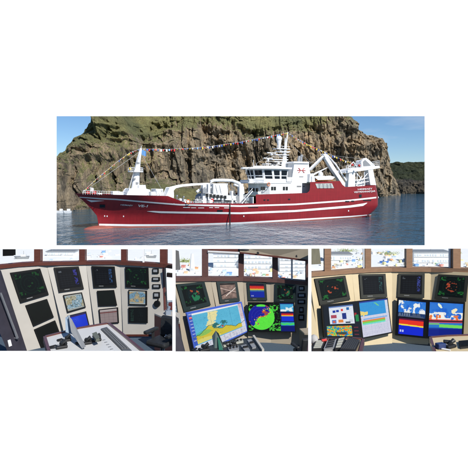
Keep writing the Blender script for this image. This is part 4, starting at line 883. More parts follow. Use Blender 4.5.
def windows(label, railpts, ytop, mull, depthf, wood, rail_th, dz=.06, slim=()):
    """sill rail, posts and panes standing behind the console top"""
    root = empty('wheelhouse_window', P(railpts[0][0], railpts[0][1], depthf(railpts[0][0]))); tag(root, label, 'window frame'); o0 = root.location.copy()
    sh = lambda p: Vector(p) - o0
    mb = MB()
    pts = [sh(P(x, y, depthf(x) - .03)) for x, y in railpts]; ribbon(mb, pts, rail_th, .12); mb.build('sill', wood, root, .006)
    rx = [p[0] for p in railpts]; ry = [p[1] for p in railpts]
    for x0, x1 in mull:
        xm = (x0 + x1) / 2; Y = depthf(xm); yb = float(np.interp(xm, rx, ry)) - 1.2; mb = MB()
        A = [sh(P(x0, yb, Y)), sh(P(x1, yb, Y)), sh(P(x1, ytop, Y)), sh(P(x0, ytop, Y))]; mb.prism(A, [p + Vector((0, .09, 0)) for p in A]); mb.build('mullion', wood, root, .006)
    for x0, x1 in slim:
        xm = (x0 + x1) / 2; Y = depthf(xm) + .03; yb = float(np.interp(xm, rx, ry)) - 1.2; mb = MB()
        A = [sh(P(x0, yb, Y)), sh(P(x1, yb, Y)), sh(P(x1, ytop, Y)), sh(P(x0, ytop, Y))]; mb.prism(A, [p + Vector((0, .04, 0)) for p in A]); mb.build('sash_bar', WHITE, root)
    ed = sorted(mull); xs = [railpts[0][0]] + [e for m_ in ed for e in m_] + [railpts[-1][0]]
    for i in range(0, len(xs), 2):
        if xs[i + 1] - xs[i] < 1: continue
        mb = MB(); Y0 = depthf(xs[i]) + .06; Y1 = depthf(xs[i + 1]) + .06
        y0 = float(np.interp(xs[i], rx, ry)) - 1; y1 = float(np.interp(xs[i + 1], rx, ry)) - 1
        mb.add([sh(P(xs[i], y0, Y0)), sh(P(xs[i + 1], y1, Y1)), sh(P(xs[i + 1], ytop, Y1)), sh(P(xs[i], ytop, Y0))], [(0, 1, 2, 3)]); mb.build('pane', GLASS, root)
    return root
# floor of the wheelhouse
q = MB(); q.box((0, 5.7, FLOORZ - .02), (9.5, 4.6, .04)); tag(q.build('floor', FLOORM), kind='structure')
q = MB(); q.box((-1.45, 6.35, -2.395), (1.10, 1.42, .19)); tag(q.build('raised_floor', FLOORM, None, .01), kind='structure')

def gauge(parent, pl, x0, y0, x1, y1, label=None):
    Q = [(x0, y0), (x1, y0), (x1, y1), (x0, y1)]; A = [pl.at(*q_, .018) for q_ in Q]; B = [pl.at(*q_, .0) for q_ in Q]; m = MB(); m.prism(A, B); g = m.build('gauge', BEZEL, parent, .003)
    i = [p + pl.n * .003 for p in inset(A, .15, .2, .15, .25)]; m = MB(); m.add(i, [(0, 3, 2, 1)]); m.build('dial', GREYM, g)
    return g

# ---------- left console
d1 = lambda x: float(np.interp(x, [-40, 0, 47, 86, 120, 164, 176], [6.6, 7.0, 7.45, 7.65, 7.65, 7.4, 7.3]))
con = empty('navigation_console', P(84, 350, 7.3)); con.location = (0, 0, 0)
tag(con, 'white bridge console with twelve screens in three rows in the left photo opening', 'control console')
tops = [(-2.5, 267.6), (47, 264.6), (86, 263.4), (120, 263.4), (162.4, 266.2)]; bots = [(28.6, 356), (70, 356), (98, 348), (123.3, 334.4), (165, 334.2)]
pls = faces(con, 'console_face', tops, bots, [d1(t[0]) for t in tops], CREAM1)
K = [[(10, 273), (39.5, 268.8), (48, 294.5), (20, 302.8)], [(53.9, 267.8), (78.5, 266.6), (83.6, 288.8), (59, 292.3)], [(92, 266.3), (114.6, 266.7), (116.8, 287.2), (94.2, 287.7)], [(126, 267.2), (148.4, 268), (149.2, 288.3), (126.5, 287.2)]]
R2 = [[(25.3, 305.6), (46.4, 299.2), (53, 317), (33, 326)], [(63.2, 295.3), (81.7, 292.5), (85.5, 307.2), (67.4, 312.5)], [(97.5, 291), (114, 290.2), (117, 305.3), (98.9, 306)], [(129.3, 290.1), (147, 290.9), (147, 305.2), (129.5, 304.7)]]
R3 = [[(34, 329.6), (54.5, 320.6), (61, 338), (41.7, 349.6)], [(67.4, 316), (85.9, 311.5), (89.5, 326.4), (72, 331.6)], [(99.2, 309.6), (118, 307.5), (118.9, 322.8), (100.6, 324)], [(129.3, 307.6), (147.7, 307.3), (147.7, 322.8), (129.5, 322.4)]]
im1 = [img_radar(1, gc=(26, 82, 34)), img_columns(2, (50, 50, 135)), img_columns(3, (40, 70, 112)), img_radar(4, gc=(26, 86, 36))]
for k in range(4): monitor(con, pls[k], K[k], im1[k], label=('monitor with faint green radar echoes, first in the top row', 'dark monitor with a violet column of figures', 'dark monitor with a blue column of figures', 'monitor with faint green radar echoes, right end of the top row')[k])
for k, im in enumerate((img_off((24, 27, 22)), img_chart(5), img_off((20, 26, 22)), img_chart(9, (120, 160, 190), (200, 170, 120), (120, 160, 175)))): monitor(con, pls[k], R2[k], im, logo=False, ins=(.05, .05, .05, .06), gain=.75, label=('blank dark monitor in the second row', 'monitor showing a pale sea chart', 'blank greenish monitor in the second row', 'monitor showing a blue and tan sea chart')[k])
for k, im in enumerate((img_off((18, 22, 18)), img_blue, img_table, img_matrix)): monitor(con, pls[k], R3[k], im, logo=False, ins=(.05, .05, .05, .06), gain=.75, label=('blank black monitor at the bottom left', 'monitor with a plain bright blue picture', 'monitor with a greyish pink table', 'black monitor with faint rows of green figures')[k])
for g in ((153, 268.6, 158.7, 273.5), (152.7, 277.3, 159.8, 280.9), (153, 284.4, 160.4, 288.3), (154, 292.3, 159.8, 298)): gauge(con, pls[3], *g)
q = MB(); c = pls[3].at(157.7, 303.8); q.tube([c, c + pls[3].n * .04], .05, 18); q.tube([c + Vector((.01, 0, .045)) + pls[3].n * .02, c + Vector((.02, 0, .075)) + pls[3].n * .03], .012, 6); q.build('alarm_knob', BEZEL, con)
q = MB(); t0 = pls[3].at(123.3, 334.4, .004); t1 = pls[3].at(165, 334.2, .004); ribbon(q, [t0 + Vector((0, -.01, -.03)), t1 + Vector((0, -.01, -.03))], .03, .05)
q.build('trim', WOOD, con); q = MB(); e0 = pls[3].at(162.6, 266.2); e1 = pls[3].at(165.2, 334); q.prism([e0 + pls[3].n * .01, e0 + pls[3].n * .01 + Vector((.03, 0, 0)), e1 + pls[3].n * .01 + Vector((.03, 0, 0)), e1 + pls[3].n * .01], [e0 - pls[3].n * .05, e0 - pls[3].n * .05 + Vector((.03, 0, 0)), e1 - pls[3].n * .05 + Vector((.03, 0, 0)), e1 - pls[3].n * .05])
q.build('trim', WOOD, con); q = MB(); e0 = pls[0].at(-2, 268); e1 = pls[0].at(28.2, 355.5); q.prism([e0 + pls[0].n * .012, e0 + pls[0].n * .012 - Vector((.02, 0, 0)), e1 + pls[0].n * .012 - Vector((.02, 0, 0)), e1 + pls[0].n * .012], [e0 - pls[0].n * .05, e0 - pls[0].n * .05 - Vector((.02, 0, 0)), e1 - pls[0].n * .05 - Vector((.02, 0, 0)), e1 - pls[0].n * .05]); q.build('trim', WOOD, con)
# dark door leaf left of the console
dk = mat('dark_door', (.035, .032, .045), .5, var=.3, scale=6)
pp = Plane(P(-30, 280, 6.0), P(28, 280, 6.75), .22)
q = MB(); A = [pp.at(*t) for t in ((-34, 262), (-1.5, 271), (27.6, 357), (10, 357), (4.5, 344), (-14, 300))]; q.prism(A, [p + Vector((0, .05, 0)) for p in A]); dro = q.build('side_cabinet', dk, None, .004); tag(dro, 'dark slanting side cabinet with a chrome grab rail, left of the twelve screen console', 'cabinet')
q = MB(); q.tube([pp.at(-2, 293, .05), pp.at(15.0, 337.8, .05)], .017, 8); q.tube([pp.at(15.0, 337.8, .05), pp.at(15.2, 338, .0)], .017, 8); q.build('grab_rail', STEEL, dro)
q = MB(); q.prism([pp.at(*t, .006) for t in ((7.4, 340.4), (10.2, 339.4), (11.8, 345.6), (8.8, 346.8))], [pp.at(*t, .001) for t in ((7.4, 340.4), (10.2, 339.4), (11.8, 345.6), (8.8, 346.8))]); q.build('socket_plate', WHITE, dro)
windows('dark red framed wheelhouse windows above the twelve screen console', [(-40, 272.4), (0, 268.4), (19, 266.4), (38.5, 265.2), (60, 265), (86, 264.4), (115, 264.2), (144, 265.8), (163, 267.2), (174.5, 268.8)], 246.6,
        [(34.4, 40), (79.4, 84.6), (121.3, 126.2), (160.2, 166.6)], d1, WOOD, .045, slim=[(142.6, 144.2)])
q = MB(); a = [P(3, 255.8, 7.0), P(13.4, 255.4, 7.0), P(13.4, 248.2, 7.0), P(3, 248.4, 7.0)]; q.prism(a, [p + Vector((0, .06, 0)) for p in a]); q.tube([P(8, 249, 7.03), P(8, 240, 7.03)], .01, 6); h_ = q.build('hanging_display', BEZEL, None, .006); tag(h_, 'small black display hanging in the first window of the left opening', 'display')
# right of the mullion: lower sash of side window and a locker
q = MB(); ribbon(q, [P(166.6, 277, 7.2), P(176, 278, 7.1)], .055, .08); tag(q.build('side_sill', WOOD), 'dark red window sill right of the twelve screen console', 'sill')
# ---- foreground desk, left opening
DZ = -1.62
def D(px, py, z=DZ): Y = z * F / (HZ - py); return Vector(((px - CX) / F * Y, Y, z))
dt = empty('instrument_desk', D(80, 340)); dt.location.z = FLOORZ
tag(dt, 'white topped instrument desk with dark red edging in the left photo opening', 'desk'); o0 = dt.location.copy()
Dq = [(46.2, 337.4), (79.5, 328.9), (107.5, 324.2), (121, 335), (140.5, 351.5), (152, 362), (55, 366)]
topm = mat('desk_laminate', (.60, .60, .59), .4, var=.04, scale=8)
q = MB(); q.prism([D(*t) - o0 for t in Dq], [D(*t) - o0 - Vector((0, 0, .02)) for t in Dq]); q.build('desk_top', topm, dt)
q = MB()
for a, b in zip(Dq, Dq[1:] + Dq[:1]):
    A_, B_ = D(*a) - o0, D(*b) - o0; c = sum(((D(*t) - o0) for t in Dq), Vector()) / len(Dq); n_ = Vector((-(B_ - A_).y, (B_ - A_).x, 0)).normalized()
    if (A_ - c).dot(n_) < 0: n_ = -n_
    q.prism([A_ + Vector((0, 0, .015)), B_ + Vector((0, 0, .015)), B_ + n_ * .03 + Vector((0, 0, .015)), A_ + n_ * .03 + Vector((0, 0, .015))], [A_ - Vector((0, 0, .05)), B_ - Vector((0, 0, .05)), B_ + n_ * .03 - Vector((0, 0, .05)), A_ + n_ * .03 - Vector((0, 0, .05))])
q.build('edging', WOOD, dt)
q = MB(); c = sum(((D(*t) - o0) for t in Dq), Vector()) / len(Dq)
q.prism([c + (D(*t) - o0 - c) * .93 - Vector((0, 0, .02)) for t in Dq], [Vector(((c + (D(*t) - o0 - c) * .93).x, (c + (D(*t) - o0 - c) * .93).y, 0)) for t in Dq]); q.build('desk_body', WOOD, dt)
# keyboard strip let into the desk
def keyboard(label, quad, z, m=BEZEL, keym=GREYM, rows=4, cols=14, th=.018, group=None, dfn=D):
    B = [dfn(x, y, z) for x, y in quad]; up = Vector((0, 0, th)); q = MB(); q.prism([p + up for p in B], B)
    o = q.build('keyboard', m, None, .003); tag(o, label, 'keyboard', group); k_ = MB()
    for i in range(cols):
        for j in range(rows):
            a = [(B[0].lerp(B[1], s_)).lerp(B[3].lerp(B[2], s_), t_) + up for s_, t_ in (((i + .12) / cols, .08 + .84 * (j + .1) / rows), ((i + .88) / cols, .08 + .84 * (j + .1) / rows), ((i + .88) / cols, .08 + .84 * (j + .9) / rows), ((i + .12) / cols, .08 + .84 * (j + .9) / rows))]
            k_.prism([p + Vector((0, 0, .007)) for p in a], a)
    k_.build('keys', keym, o); return o
keyboard('dark grey keyboard strip lying diagonally on the white desk', [(101, 329.7), (106.6, 328.1), (131.6, 351.8), (123.4, 352)], DZ + .001, mat('keyboard_grey', (.10, .105, .11), .5), mat('keyboard_key', (.13, .135, .14), .5), 20, 3, .012)
q = MB()
for k in range(6): a = D(104 + k * 1.9, 340 + k * 2.3, DZ + .002); q.box(a, (.028, .02, .004), rz=.7)
tag(q.build('push_button_row', GREYM), 'row of small grey push buttons on the white desk beside the keyboard strip', 'buttons')
# tilted display seen from its side
td = empty('tilted_display', D(76, 344)); tag(td, 'grey tilted flat display seen edge on, standing on the white desk', 'display'); o0 = td.location.copy()
Z_ = lambda px, py, Y: P(px, py, Y) - o0
q = MB(); q.prism([Z_(69, 316.8, 4.95), Z_(71.5, 319, 4.95), Z_(85.4, 346.4, 4.6), Z_(82.4, 348.2, 4.6), Z_(71.6, 332, 4.8)], [Z_(68.2, 316.4, 5.02), Z_(70.8, 318.6, 5.02), Z_(84.6, 346, 4.7), Z_(81.8, 347.6, 4.7), Z_(70.8, 331.4, 4.9)]); q.build('screen_panel', mat('display_grey', (.26, .27, .28), .4), td, .004)
q = MB(); q.prism([Z_(66.2, 318, 5.0), Z_(68.6, 316.6, 5.0), Z_(71.4, 333, 4.9), Z_(66.6, 331.4, 4.9)], [Z_(66.6, 318, 5.1), Z_(69, 316.6, 5.1), Z_(71.8, 333, 5.0), Z_(67, 331.4, 5.0)]); q.build('rear_housing', mat('pale_blue_plastic', (.25, .33, .42), .5), td, .01)
def controller(label, pts, z, rad, group='black joystick controllers on the desks', dfn=D, arm=.10):
    """control lever box: base, ball, lever"""
    c = dfn(pts[0], pts[1], z); e = empty('joystick', c); tag(e, label, 'joystick', group)
    rad *= .85
    q = MB(); q.box((0, 0, rad * .25), (rad * 1.7, rad * 1.2, rad * .42), rz=.5); q.build('base', BLACK, e, rad * .12)
    q = MB(); q.box((rad * .1, rad * .5, rad * .55), (rad * 1.2, rad * .5, rad * .5), rz=-.3, rx=.4); q.build('housing', LEATHER, e, rad * .1)
    q = MB(); q.tube([(0, 0, rad * .4), (rad * .3, -rad * .1, rad * .5 + arm * .25), (rad * .7, rad * .1, rad * .5 + arm * .42)], rad * .2, 10, r2=rad * .3); q.build('lever', LEATHER, e, rad * .05)
    q = MB(); q.tube([(-rad * .9, -rad * .3, rad * .2), (-rad * 1.5, -rad * .5, .012), (-rad * 1.9, 0, .01), (-rad * 1.2, rad * .8, .01)], .008, 6); q.build('cable', BLACK, e)
    q = MB(); q.box((-rad * .45, -rad * .1, rad * .48), (rad * .3, rad * .3, rad * .05), rz=.5); q.build('button', GREYM, e)
    return e
controller('black joystick lying low at the left front of the white desk', (61.5, 348), DZ, .075)
controller('black joystick tucked beside the pale back of the tilted display', (66.5, 341), DZ, .06)
controller('black lever control just right of the tilted display', (86.5, 344), DZ, .07)
controller('black lever control with pale buttons, rightmost on the white desk', (96, 341), DZ, .07)
q = MB(); a = [D(x, y, DZ + .085) for x, y in ((92.4, 333.4), (96, 332), (99.5, 337.4), (96, 338.6))]; q.prism(a, [p - Vector((0, 0, .03)) for p in a]); tag(q.build('handset', mat('handset_olive', (.13, .14, .11), .5), None, .005), 'small olive grey handset resting on the rightmost lever control', 'handset')
# side desk right and leather chair, left opening
sd_ = empty('side_desk', P(165, 325, 6.2)); tag(sd_, 'red brown side desk with cream top at the right of the left opening', 'desk'); o0 = sd_.location.copy(); zs = -1.78
q = MB(); A = [D(x, y, zs) - o0 for x, y in ((154.4, 313.4), (165.6, 310.2), (180, 313), (180, 322.4), (172.4, 321))]; q.prism(A, [p - Vector((0, 0, .02)) for p in A]); q.build('desk_top', CREAM1, sd_)
q = MB(); q.prism([p - Vector((0, 0, .02)) for p in A], [p - Vector((0, 0, .50)) for p in A]); q.build('desk_body', mat('red_brown_panel', (.12, .030, .024), .4, var=.2, scale=5), sd_)
q = MB(); c = D(168, 314.5, zs); q.box(c + Vector((0, 0, .03)), (.07, .06, .06), rz=.4); q.tube([c + Vector((0, 0, .06)), c + Vector((.02, 0, .11))], .02, 10); tag(q.build('desk_instrument', mat('grey_blue_plastic', (.2, .24, .3), .4)), 'small grey blue instrument on the cream side desk', 'instrument')
q = MB(); q.box(D(170, 318.2, zs + .02), (.05, .05, .03)); tag(q.build('blue_cup', BLUEP, None, .006), 'small blue cup on the cream side desk', 'cup')
q = MB(); c = D(171, 309.6, zs); q.box(c + Vector((0, 0, .05)), (.07, .07, .1)); tag(q.build('red_beaker', mat('dark_red_plastic', (.10, .02, .02), .4), None, .01), 'dark red beaker at the back of the cream side desk', 'beaker')
def chair(label, x, y, Y, s=1.0, rz=0.0):
    e = empty('helm_chair', Vector((P(x, y, Y).x, Y, FLOORZ)), rz); tag(e, label, 'chair')
    zb = P(x, y, Y).z - FLOORZ
    q = MB(); q.box((0, .02 * s, zb), (.52 * s, .50 * s, .12 * s)); q.build('seat', LEATHER, e, .05 * s)
    q = MB(); q.box((0, -.24 * s, zb + .26 * s), (.46 * s, .11 * s, .46 * s), rx=R(8)); q.build('backrest', LEATHER, e, .05 * s)
    for sx in (-1, 1):
        q = MB(); q.box((sx * .30 * s, .02 * s, zb + .20 * s), (.10 * s, .42 * s, .07 * s)); q.box((sx * .30 * s, -.04 * s, zb + .08 * s), (.04 * s, .08 * s, .2 * s)); q.build('armrest', LEATHER, e, .03 * s)
    q = MB(); q.tube([(0, 0, .04), (0, 0, zb - .05 * s)], .05 * s, 12); q.build('pedestal', STEEL, e)
    q = MB(); q.tube([(0, 0, 0), (0, 0, .04)], .22 * s, 18); q.build('base', STEEL, e)
    return e
chair('black padded leather helm chair at the right of the left opening', 162.5, 341.5, 5.3, .52, R(150))
q = MB(); a = D(168, 338.6, -1.6); q.box(P(168.5, 337.5, 5.32), (.09, .015, .03), ry=.5); tag(q.build('pen', WHITE, None, .003), 'white pen lying on the black leather chair', 'pen')

# ---------- middle console
d2 = lambda x: float(np.interp(x, [174, 211, 243, 271, 308, 312], [7.05, 7.45, 7.65, 7.62, 7.42, 7.4]))
con = empty('navigation_console', (0, 0, 0)); tag(con, 'beige bridge console with four upper radar screens in the middle photo opening', 'control console')
tops = [(174, 281.4), (211, 280.6), (243, 280.6), (270, 281.6), (310, 284.8)]; bots = [(184.5, 356), (226, 356), (249, 345), (271.5, 342.8), (310.4, 345.6)]
pls = faces(con, 'console_face', tops, bots, [d2(t[0]) for t in tops], CREAM2)
K = [[(175.8, 284.5), (203.5, 282), (209.7, 305), (183.5, 311.8)], [(216.3, 281.9), (236.3, 281.5), (239.2, 300.8), (219.7, 303)], [(247.2, 282.2), (265.8, 282.6), (267, 300.3), (248.5, 300.3)], [(275.7, 283.4), (295.7, 285.2), (295.7, 301.8), (275.4, 301.4)]]
im2 = [img_radar(21, disc=(40, 140, 90)), img_deckcam, img_echo, img_radar(29, disc=(40, 120, 70))]
for k in range(4): monitor(con, pls[k], K[k], im2[k], bez=BEZELG, ins=(.12, .08, .12, .16), gain=.85, label=('radar monitor with a teal disc and orange echoes at the left', 'monitor showing a pale brown camera picture', 'echo sounder monitor banded red, yellow and blue', 'radar monitor with a green disc at the right')[k])
for g in ((299.2, 286.3, 304.3, 290.6), (298, 293.4, 305.4, 297.5), (298, 299.8, 305, 303.8), (299.7, 307.2, 303.4, 312.6), (299, 314.6, 304, 320.3)): gauge(con, pls[3], *g)
BLUEB = mat('blue_bezel', (.04, .09, .42), .35)
bp = Plane(pls[0].at(185.5, 312.6, .10), pls[1].at(240.2, 301.8, .07), .20)
o = monitor(None, bp, [(185.5, 312.8), (240.2, 301.8), (247, 331), (195, 355.4)], img_navchart, 'chart_display', .035, (.018, .04, .022, .03), BLUEB, False, res=(190, 130), gain=.92); tag(o, 'big tilted screen with a yellow and blue coast chart in the middle opening', 'monitor')
bp = Plane(pls[2].at(248.5, 302.3, .06), pls[3].at(294, 302.3, .10), .2)
o = monitor(None, bp, [(248.5, 302.3), (294, 302.6), (296, 332), (248.7, 331.6)], img_sonar, 'sonar_display', .035, (.012, .015, .012, .025), BEZEL, False, res=(190, 120), gain=.92); tag(o, 'big screen with a green and dark blue sonar disc in the middle opening', 'monitor')
windows('wheelhouse windows with slim dark wood posts above the middle console', [(174.5, 281.2), (211, 280.8), (243, 280.8), (277, 282.2), (310, 285.2)], 246.6, [(202.2, 207.6), (238.8, 243.6), (273, 277.6), (306.4, 310.6)], d2, WOOD2, .05, slim=[(291.2, 292.8)])
# ceiling edge and roller blind housing
q = MB(); A = [P(240, 252.2, 7.5), P(277, 256.2, 7.45), P(311, 260.6, 7.3), P(311, 246.4, 7.3), P(240, 246.4, 7.5)]; q.prism(A, [p + Vector((0, .10, 0)) for p in A]); cl = q.build('ceiling_board', CREAM2); tag(cl, 'cream ceiling board over the right windows of the middle opening', 'ceiling board')
q = MB(); A = [P(240, 253.4, 7.48), P(277, 257.6, 7.43), P(311, 262, 7.28), P(311, 260.4, 7.28), P(277, 256.0, 7.43), P(240, 252.0, 7.48)]; q.prism(A, [p + Vector((0, .13, 0)) for p in A]); q.build('trim', WOOD, cl)
for x, y in ((258, 253.2), (297, 256)):
    q = MB(); c = P(x, y, 7.36); q.tube([c, c + Vector((0, .06, -.004))], .02, 8); q.build('screw_hook', BLACK, cl)
q = MB(); q.tube([P(207.5, 251.8, 7.38), P(239.2, 253.2, 7.5)], .022, 10); tag(q.build('roller_blind', mat('blind_grey', (.42, .42, .42), .6)), 'grey rolled up blind over the second window of the middle opening', 'blind')
q = MB(); A = [P(207.5, 250.8, 7.5), P(239, 252.2, 7.55), P(239, 246.4, 7.55), P(207.5, 246.4, 7.5)]; q.prism(A, [p + Vector((0, .05, 0)) for p in A]); q.build('x', WOOD).name = 'window_header'; tag(bpy.data.objects['window_header'], 'dark wood header above the rolled up blind', 'header board')
q = MB(); q.ball(P(244, 250, 7.3), .05, 14, (1.7, .8, .35)); q.tube([P(244, 250, 7.3), P(244, 247, 7.3)], .012, 6); q.build('x', BLACK, None).name = 'ceiling_lamp_housing'; tag(bpy.data.objects['ceiling_lamp_housing'], 'black oval fitting under the ceiling between the middle windows', 'fitting')
q = MB(); A = [P(174.6, 269.4, 7.0), P(179.4, 269.2, 7.05), P(178, 252, 7.05), P(174.6, 251, 7.0)]; q.prism(A, [p + Vector((0, .05, 0)) for p in A]); q.build('x', mat('grey_curtain', (.10, .10, .10), .8, var=.3, scale=12, stretch=(6, 1, .4)), None, .01).name = 'curtain'; tag(bpy.data.objects['curtain'], 'narrow dark grey curtain at the left edge of the middle opening', 'curtain')
# dark cabinet at the left edge and seat at the right edge
pp = Plane(P(170, 300, 5.2), P(190, 300, 5.3), .2); q = MB(); A = [pp.at(*t) for t in ((172.5, 312), (175.2, 318), (185.2, 357), (172.5, 357))]; q.prism(A, [p + Vector((0, .06, 0)) for p in A]); tag(q.build('side_cabinet', dk, None, .004), 'dark cabinet end at the left edge of the middle opening', 'cabinet')
# control desk in the middle opening
DZ2 = -1.58
def D2(px, py, z=DZ2): return D(px, py, z)
dt = empty('control_desk', D(240, 350, DZ2)); dt.location.z = FLOORZ; tag(dt, 'dark control desk with pale instrument strips in the middle photo opening', 'desk'); o0 = dt.location.copy()
Q2 = [(198, 352), (207, 346.4), (224, 341.6), (246, 338.2), (254.2, 337.2), (264, 351.5), (270, 360), (196, 362)]
desk_dark = mat('dark_desk', (.030, .034, .034), .4, var=.3, scale=10)
q = MB(); q.prism([D2(*t) - o0 for t in Q2], [D2(*t) - o0 - Vector((0, 0, .03)) for t in Q2]); q.build('desk_top', desk_dark, dt)
q = MB(); A = [D2(*t) - o0 + Vector((0, 0, .004)) for t in ((252.6, 337.6), (254.4, 337.2), (264.2, 351.5), (262, 352))]; q.prism([p + Vector((0, 0, .02)) for p in A], [p - Vector((0, 0, .04)) for p in A]); q.build('edging', mat('pale_edging', (.45, .43, .38), .4), dt)
q = MB(); cc = sum(((D2(*t) - o0) for t in Q2), Vector()) / len(Q2); q.prism([cc + (D2(*t) - o0 - cc) * .93 - Vector((0, 0, .03)) for t in Q2], [Vector(((cc + (D2(*t) - o0 - cc) * .93).x, (cc + (D2(*t) - o0 - cc) * .93).y, 0)) for t in Q2]); q.build('desk_body', desk_dark, dt)
pale = mat('pale_label', (.42, .42, .36), .5); 
for a, lab in ((((222, 345.2), (230, 343.2), (231.2, 345), (223.4, 347.2)), 0), (((232, 342.6), (242, 340.4), (243.4, 342.4), (233.2, 344.6)), 0), (((241, 347), (246, 345.8), (250, 351.6), (245, 352)), 1), (((247.4, 341.2), (251, 340.4), (256, 348), (252.4, 348.8)), 1), (((228, 349), (238, 346.6), (239, 350.4), (229.4, 352)), 1)):
    q = MB(); A = [D2(x, y) - o0 for x, y in a]; q.prism([p + Vector((0, 0, .014)) for p in A], A); q.build('instrument_strip', pale if lab == 0 else GREYM, dt, .002)
    for k in range(3):
        q = MB(); c = (A[0].lerp(A[1], (k + .5) / 3) + A[3].lerp(A[2], (k + .5) / 3)) / 2; q.tube([c + Vector((0, 0, .012)), c + Vector((0, 0, .03))], .010, 8); q.build('button', BLACK, dt)
td = empty('tilted_display', D2(218, 348)); tag(td, 'small upright display with a greenish face on the dark desk in the middle opening', 'display'); o0 = td.location.copy(); Z_ = lambda px, py, Y: P(px, py, Y) - o0
q = MB(); q.prism([Z_(212.4, 336, 4.7), Z_(215.6, 331.4, 4.7), Z_(218.4, 334, 4.65), Z_(225.6, 352, 4.5), Z_(215, 352, 4.5)], [Z_(212.6, 336, 4.76), Z_(215.8, 331.4, 4.76), Z_(218.6, 334, 4.71), Z_(225.8, 352, 4.56), Z_(215.2, 352, 4.56)]); q.build('housing', mat('display_green_grey', (.09, .12, .11), .35), td, .006)
q = MB(); q.add([Z_(217.4, 337, 4.63), Z_(219, 338, 4.63), Z_(223.6, 351, 4.47), Z_(219, 351, 4.47)], [(0, 3, 2, 1)]); q.build('face', mat('green_face', (.03, .13, .09), .3), td)
controller('black joystick at the left end of the dark desk in the middle opening', (204, 351), DZ2, .07, dfn=D)
controller('black joystick behind the instrument strips of the dark desk', (233, 345.6), DZ2, .05, dfn=D, arm=.06)
chair('dark helm chair cut off at the right edge of the middle opening', 304.5, 351.5, 5.8, .42, R(20))
sd_ = empty('side_desk', P(305, 330, 6.5)); tag(sd_, 'black side desk with a beige top at the right edge of the middle opening', 'desk'); o0 = sd_.location.copy()
q = MB(); A = [D(x, y, -1.98) - o0 for x, y in ((299.4, 328.6), (309.8, 327.6), (309.8, 333.6), (304.4, 333.2))]; q.prism(A, [p - Vector((0, 0, .02)) for p in A]); q.build('desk_top', CREAM2, sd_)
q = MB(); q.prism([p - Vector((0, 0, .02)) for p in A], [p - Vector((0, 0, .34)) for p in A]); q.build('desk_body', desk_dark, sd_)

# ---------- right console
d3 = lambda x: float(np.interp(x, [308, 352, 392, 431, 470, 500], [7.15, 7.5, 7.65, 7.55, 7.25, 6.95]))
con = empty('navigation_console', (0, 0, 0)); tag(con, 'warm cream bridge console with four upper radar screens in the right photo opening', 'control console')
tops = [(309.5, 276), (352, 271.8), (392, 271), (431, 271), (500, 274)]; bots = [(320.4, 354), (360.6, 351.6), (392, 349.4), (428, 350), (492, 352)]
pls = faces(con, 'console_face', tops, bots, [d3(t[0]) for t in tops], CREAM3)
q = MB(); A = [P(309, 275, 7.2), P(310.6, 275, 7.2), P(320.6, 356, 6.9), P(306, 356, 6.9)]; q.prism([p + Vector((0, .03, 0)) for p in A], [p + Vector((0, .08, 0)) for p in A]); q.build('end_panel', CREAM3, con)
K = [[(314, 279), (344.3, 275.8), (349.2, 299.4), (319.4, 304.7)], [(358.8, 274.4), (384.6, 274), (386.3, 296.8), (360.6, 298.2)], [(398.6, 273.7), (424.2, 273.7), (423.7, 297.7), (397.4, 296.8)], [(439, 274.4), (468.6, 276), (466, 301.4), (435, 298.6)]]
im3 = [img_radar(52, (215, 85, 50)), img_columns(55, (40, 80, 80)), img_columns(57, (50, 60, 130)), img_radar(59, (200, 80, 50))]
BEZ3 = mat('monitor_bezel_warm', (.030, .031, .024), .5, spec=.3)
for k in range(4): monitor(con, pls[k], K[k], im3[k], bez=BEZ3, ins=(.09, .07, .09, .14), label=('radar monitor with orange centre and green corners at the left', 'dark monitor with a faint teal column', 'dark monitor with a violet blue column', 'radar monitor with orange echoes at the right')[k])
pA = Plane(pls[0].at(320.6, 305.4, .09), pls[1].at(386, 298, .06), .2); pB = Plane(pls[2].at(397.7, 297, .06), pls[3].at(464.8, 302.4, .09), .2)
BIG = [('web_display', pA, [(320.6, 305.4), (356.2, 301.2), (360.6, 338.2), (323.2, 337.4)], img_web, 'black screen with a white web page over a mottled green picture in the right opening', BEZEL),
       ('fishing_display', pA, [(356.6, 301.2), (386, 297.6), (390.5, 332.6), (361, 338.4)], img_fishchart, 'screen with a blue chart above a pale lilac table in the right opening', BEZEL),
       ('echo_display', pB, [(397.7, 297.2), (427.8, 300), (426, 338), (395.6, 334.8)], img_b2a, 'screen with a small chart over a red and blue echogram in the right opening', BEZEL),
       ('sounder_display', pB, [(428.2, 300), (464.8, 302.4), (463, 337.6), (426.4, 338)], img_b2b, 'rightmost big screen, white coast on blue over a green sounder trace', BEZEL)]
for nm, pl, Q, im, lb, bz in BIG:
    o = monitor(None, pl, Q, im, nm, .035, (.025, .02, .025, .03), bz, False, res=(150, 150), gain=.95); tag(o, lb, 'monitor')
windows('light brown framed wheelhouse windows above the right console', [(309.5, 276.6), (331, 275), (352, 273.2), (367.6, 272.2), (392, 271.4), (431, 271.6), (470, 272.6), (500, 273.4)], 246.4, [(325, 330.8), (365.6, 370.8), (406.8, 412.2), (453.6, 460.4)], d3, WOOD3, .055, slim=[(363.4, 364.4), (449.6, 450.8)])
q = MB(); A = [P(309.6, 264, 7.05), P(320.4, 263.4, 7.1), P(318.6, 247, 7.1), P(309.6, 247, 7.05)]; q.prism(A, [p + Vector((0, .06, 0)) for p in A]); q.build('x', mat('olive_curtain', (.16, .15, .10), .8, var=.25, scale=12, stretch=(6, 1, .4)), None, .01).name = 'curtain.001'; tag(bpy.data.objects['curtain.001'], 'olive grey curtain at the top left corner of the right opening', 'curtain')
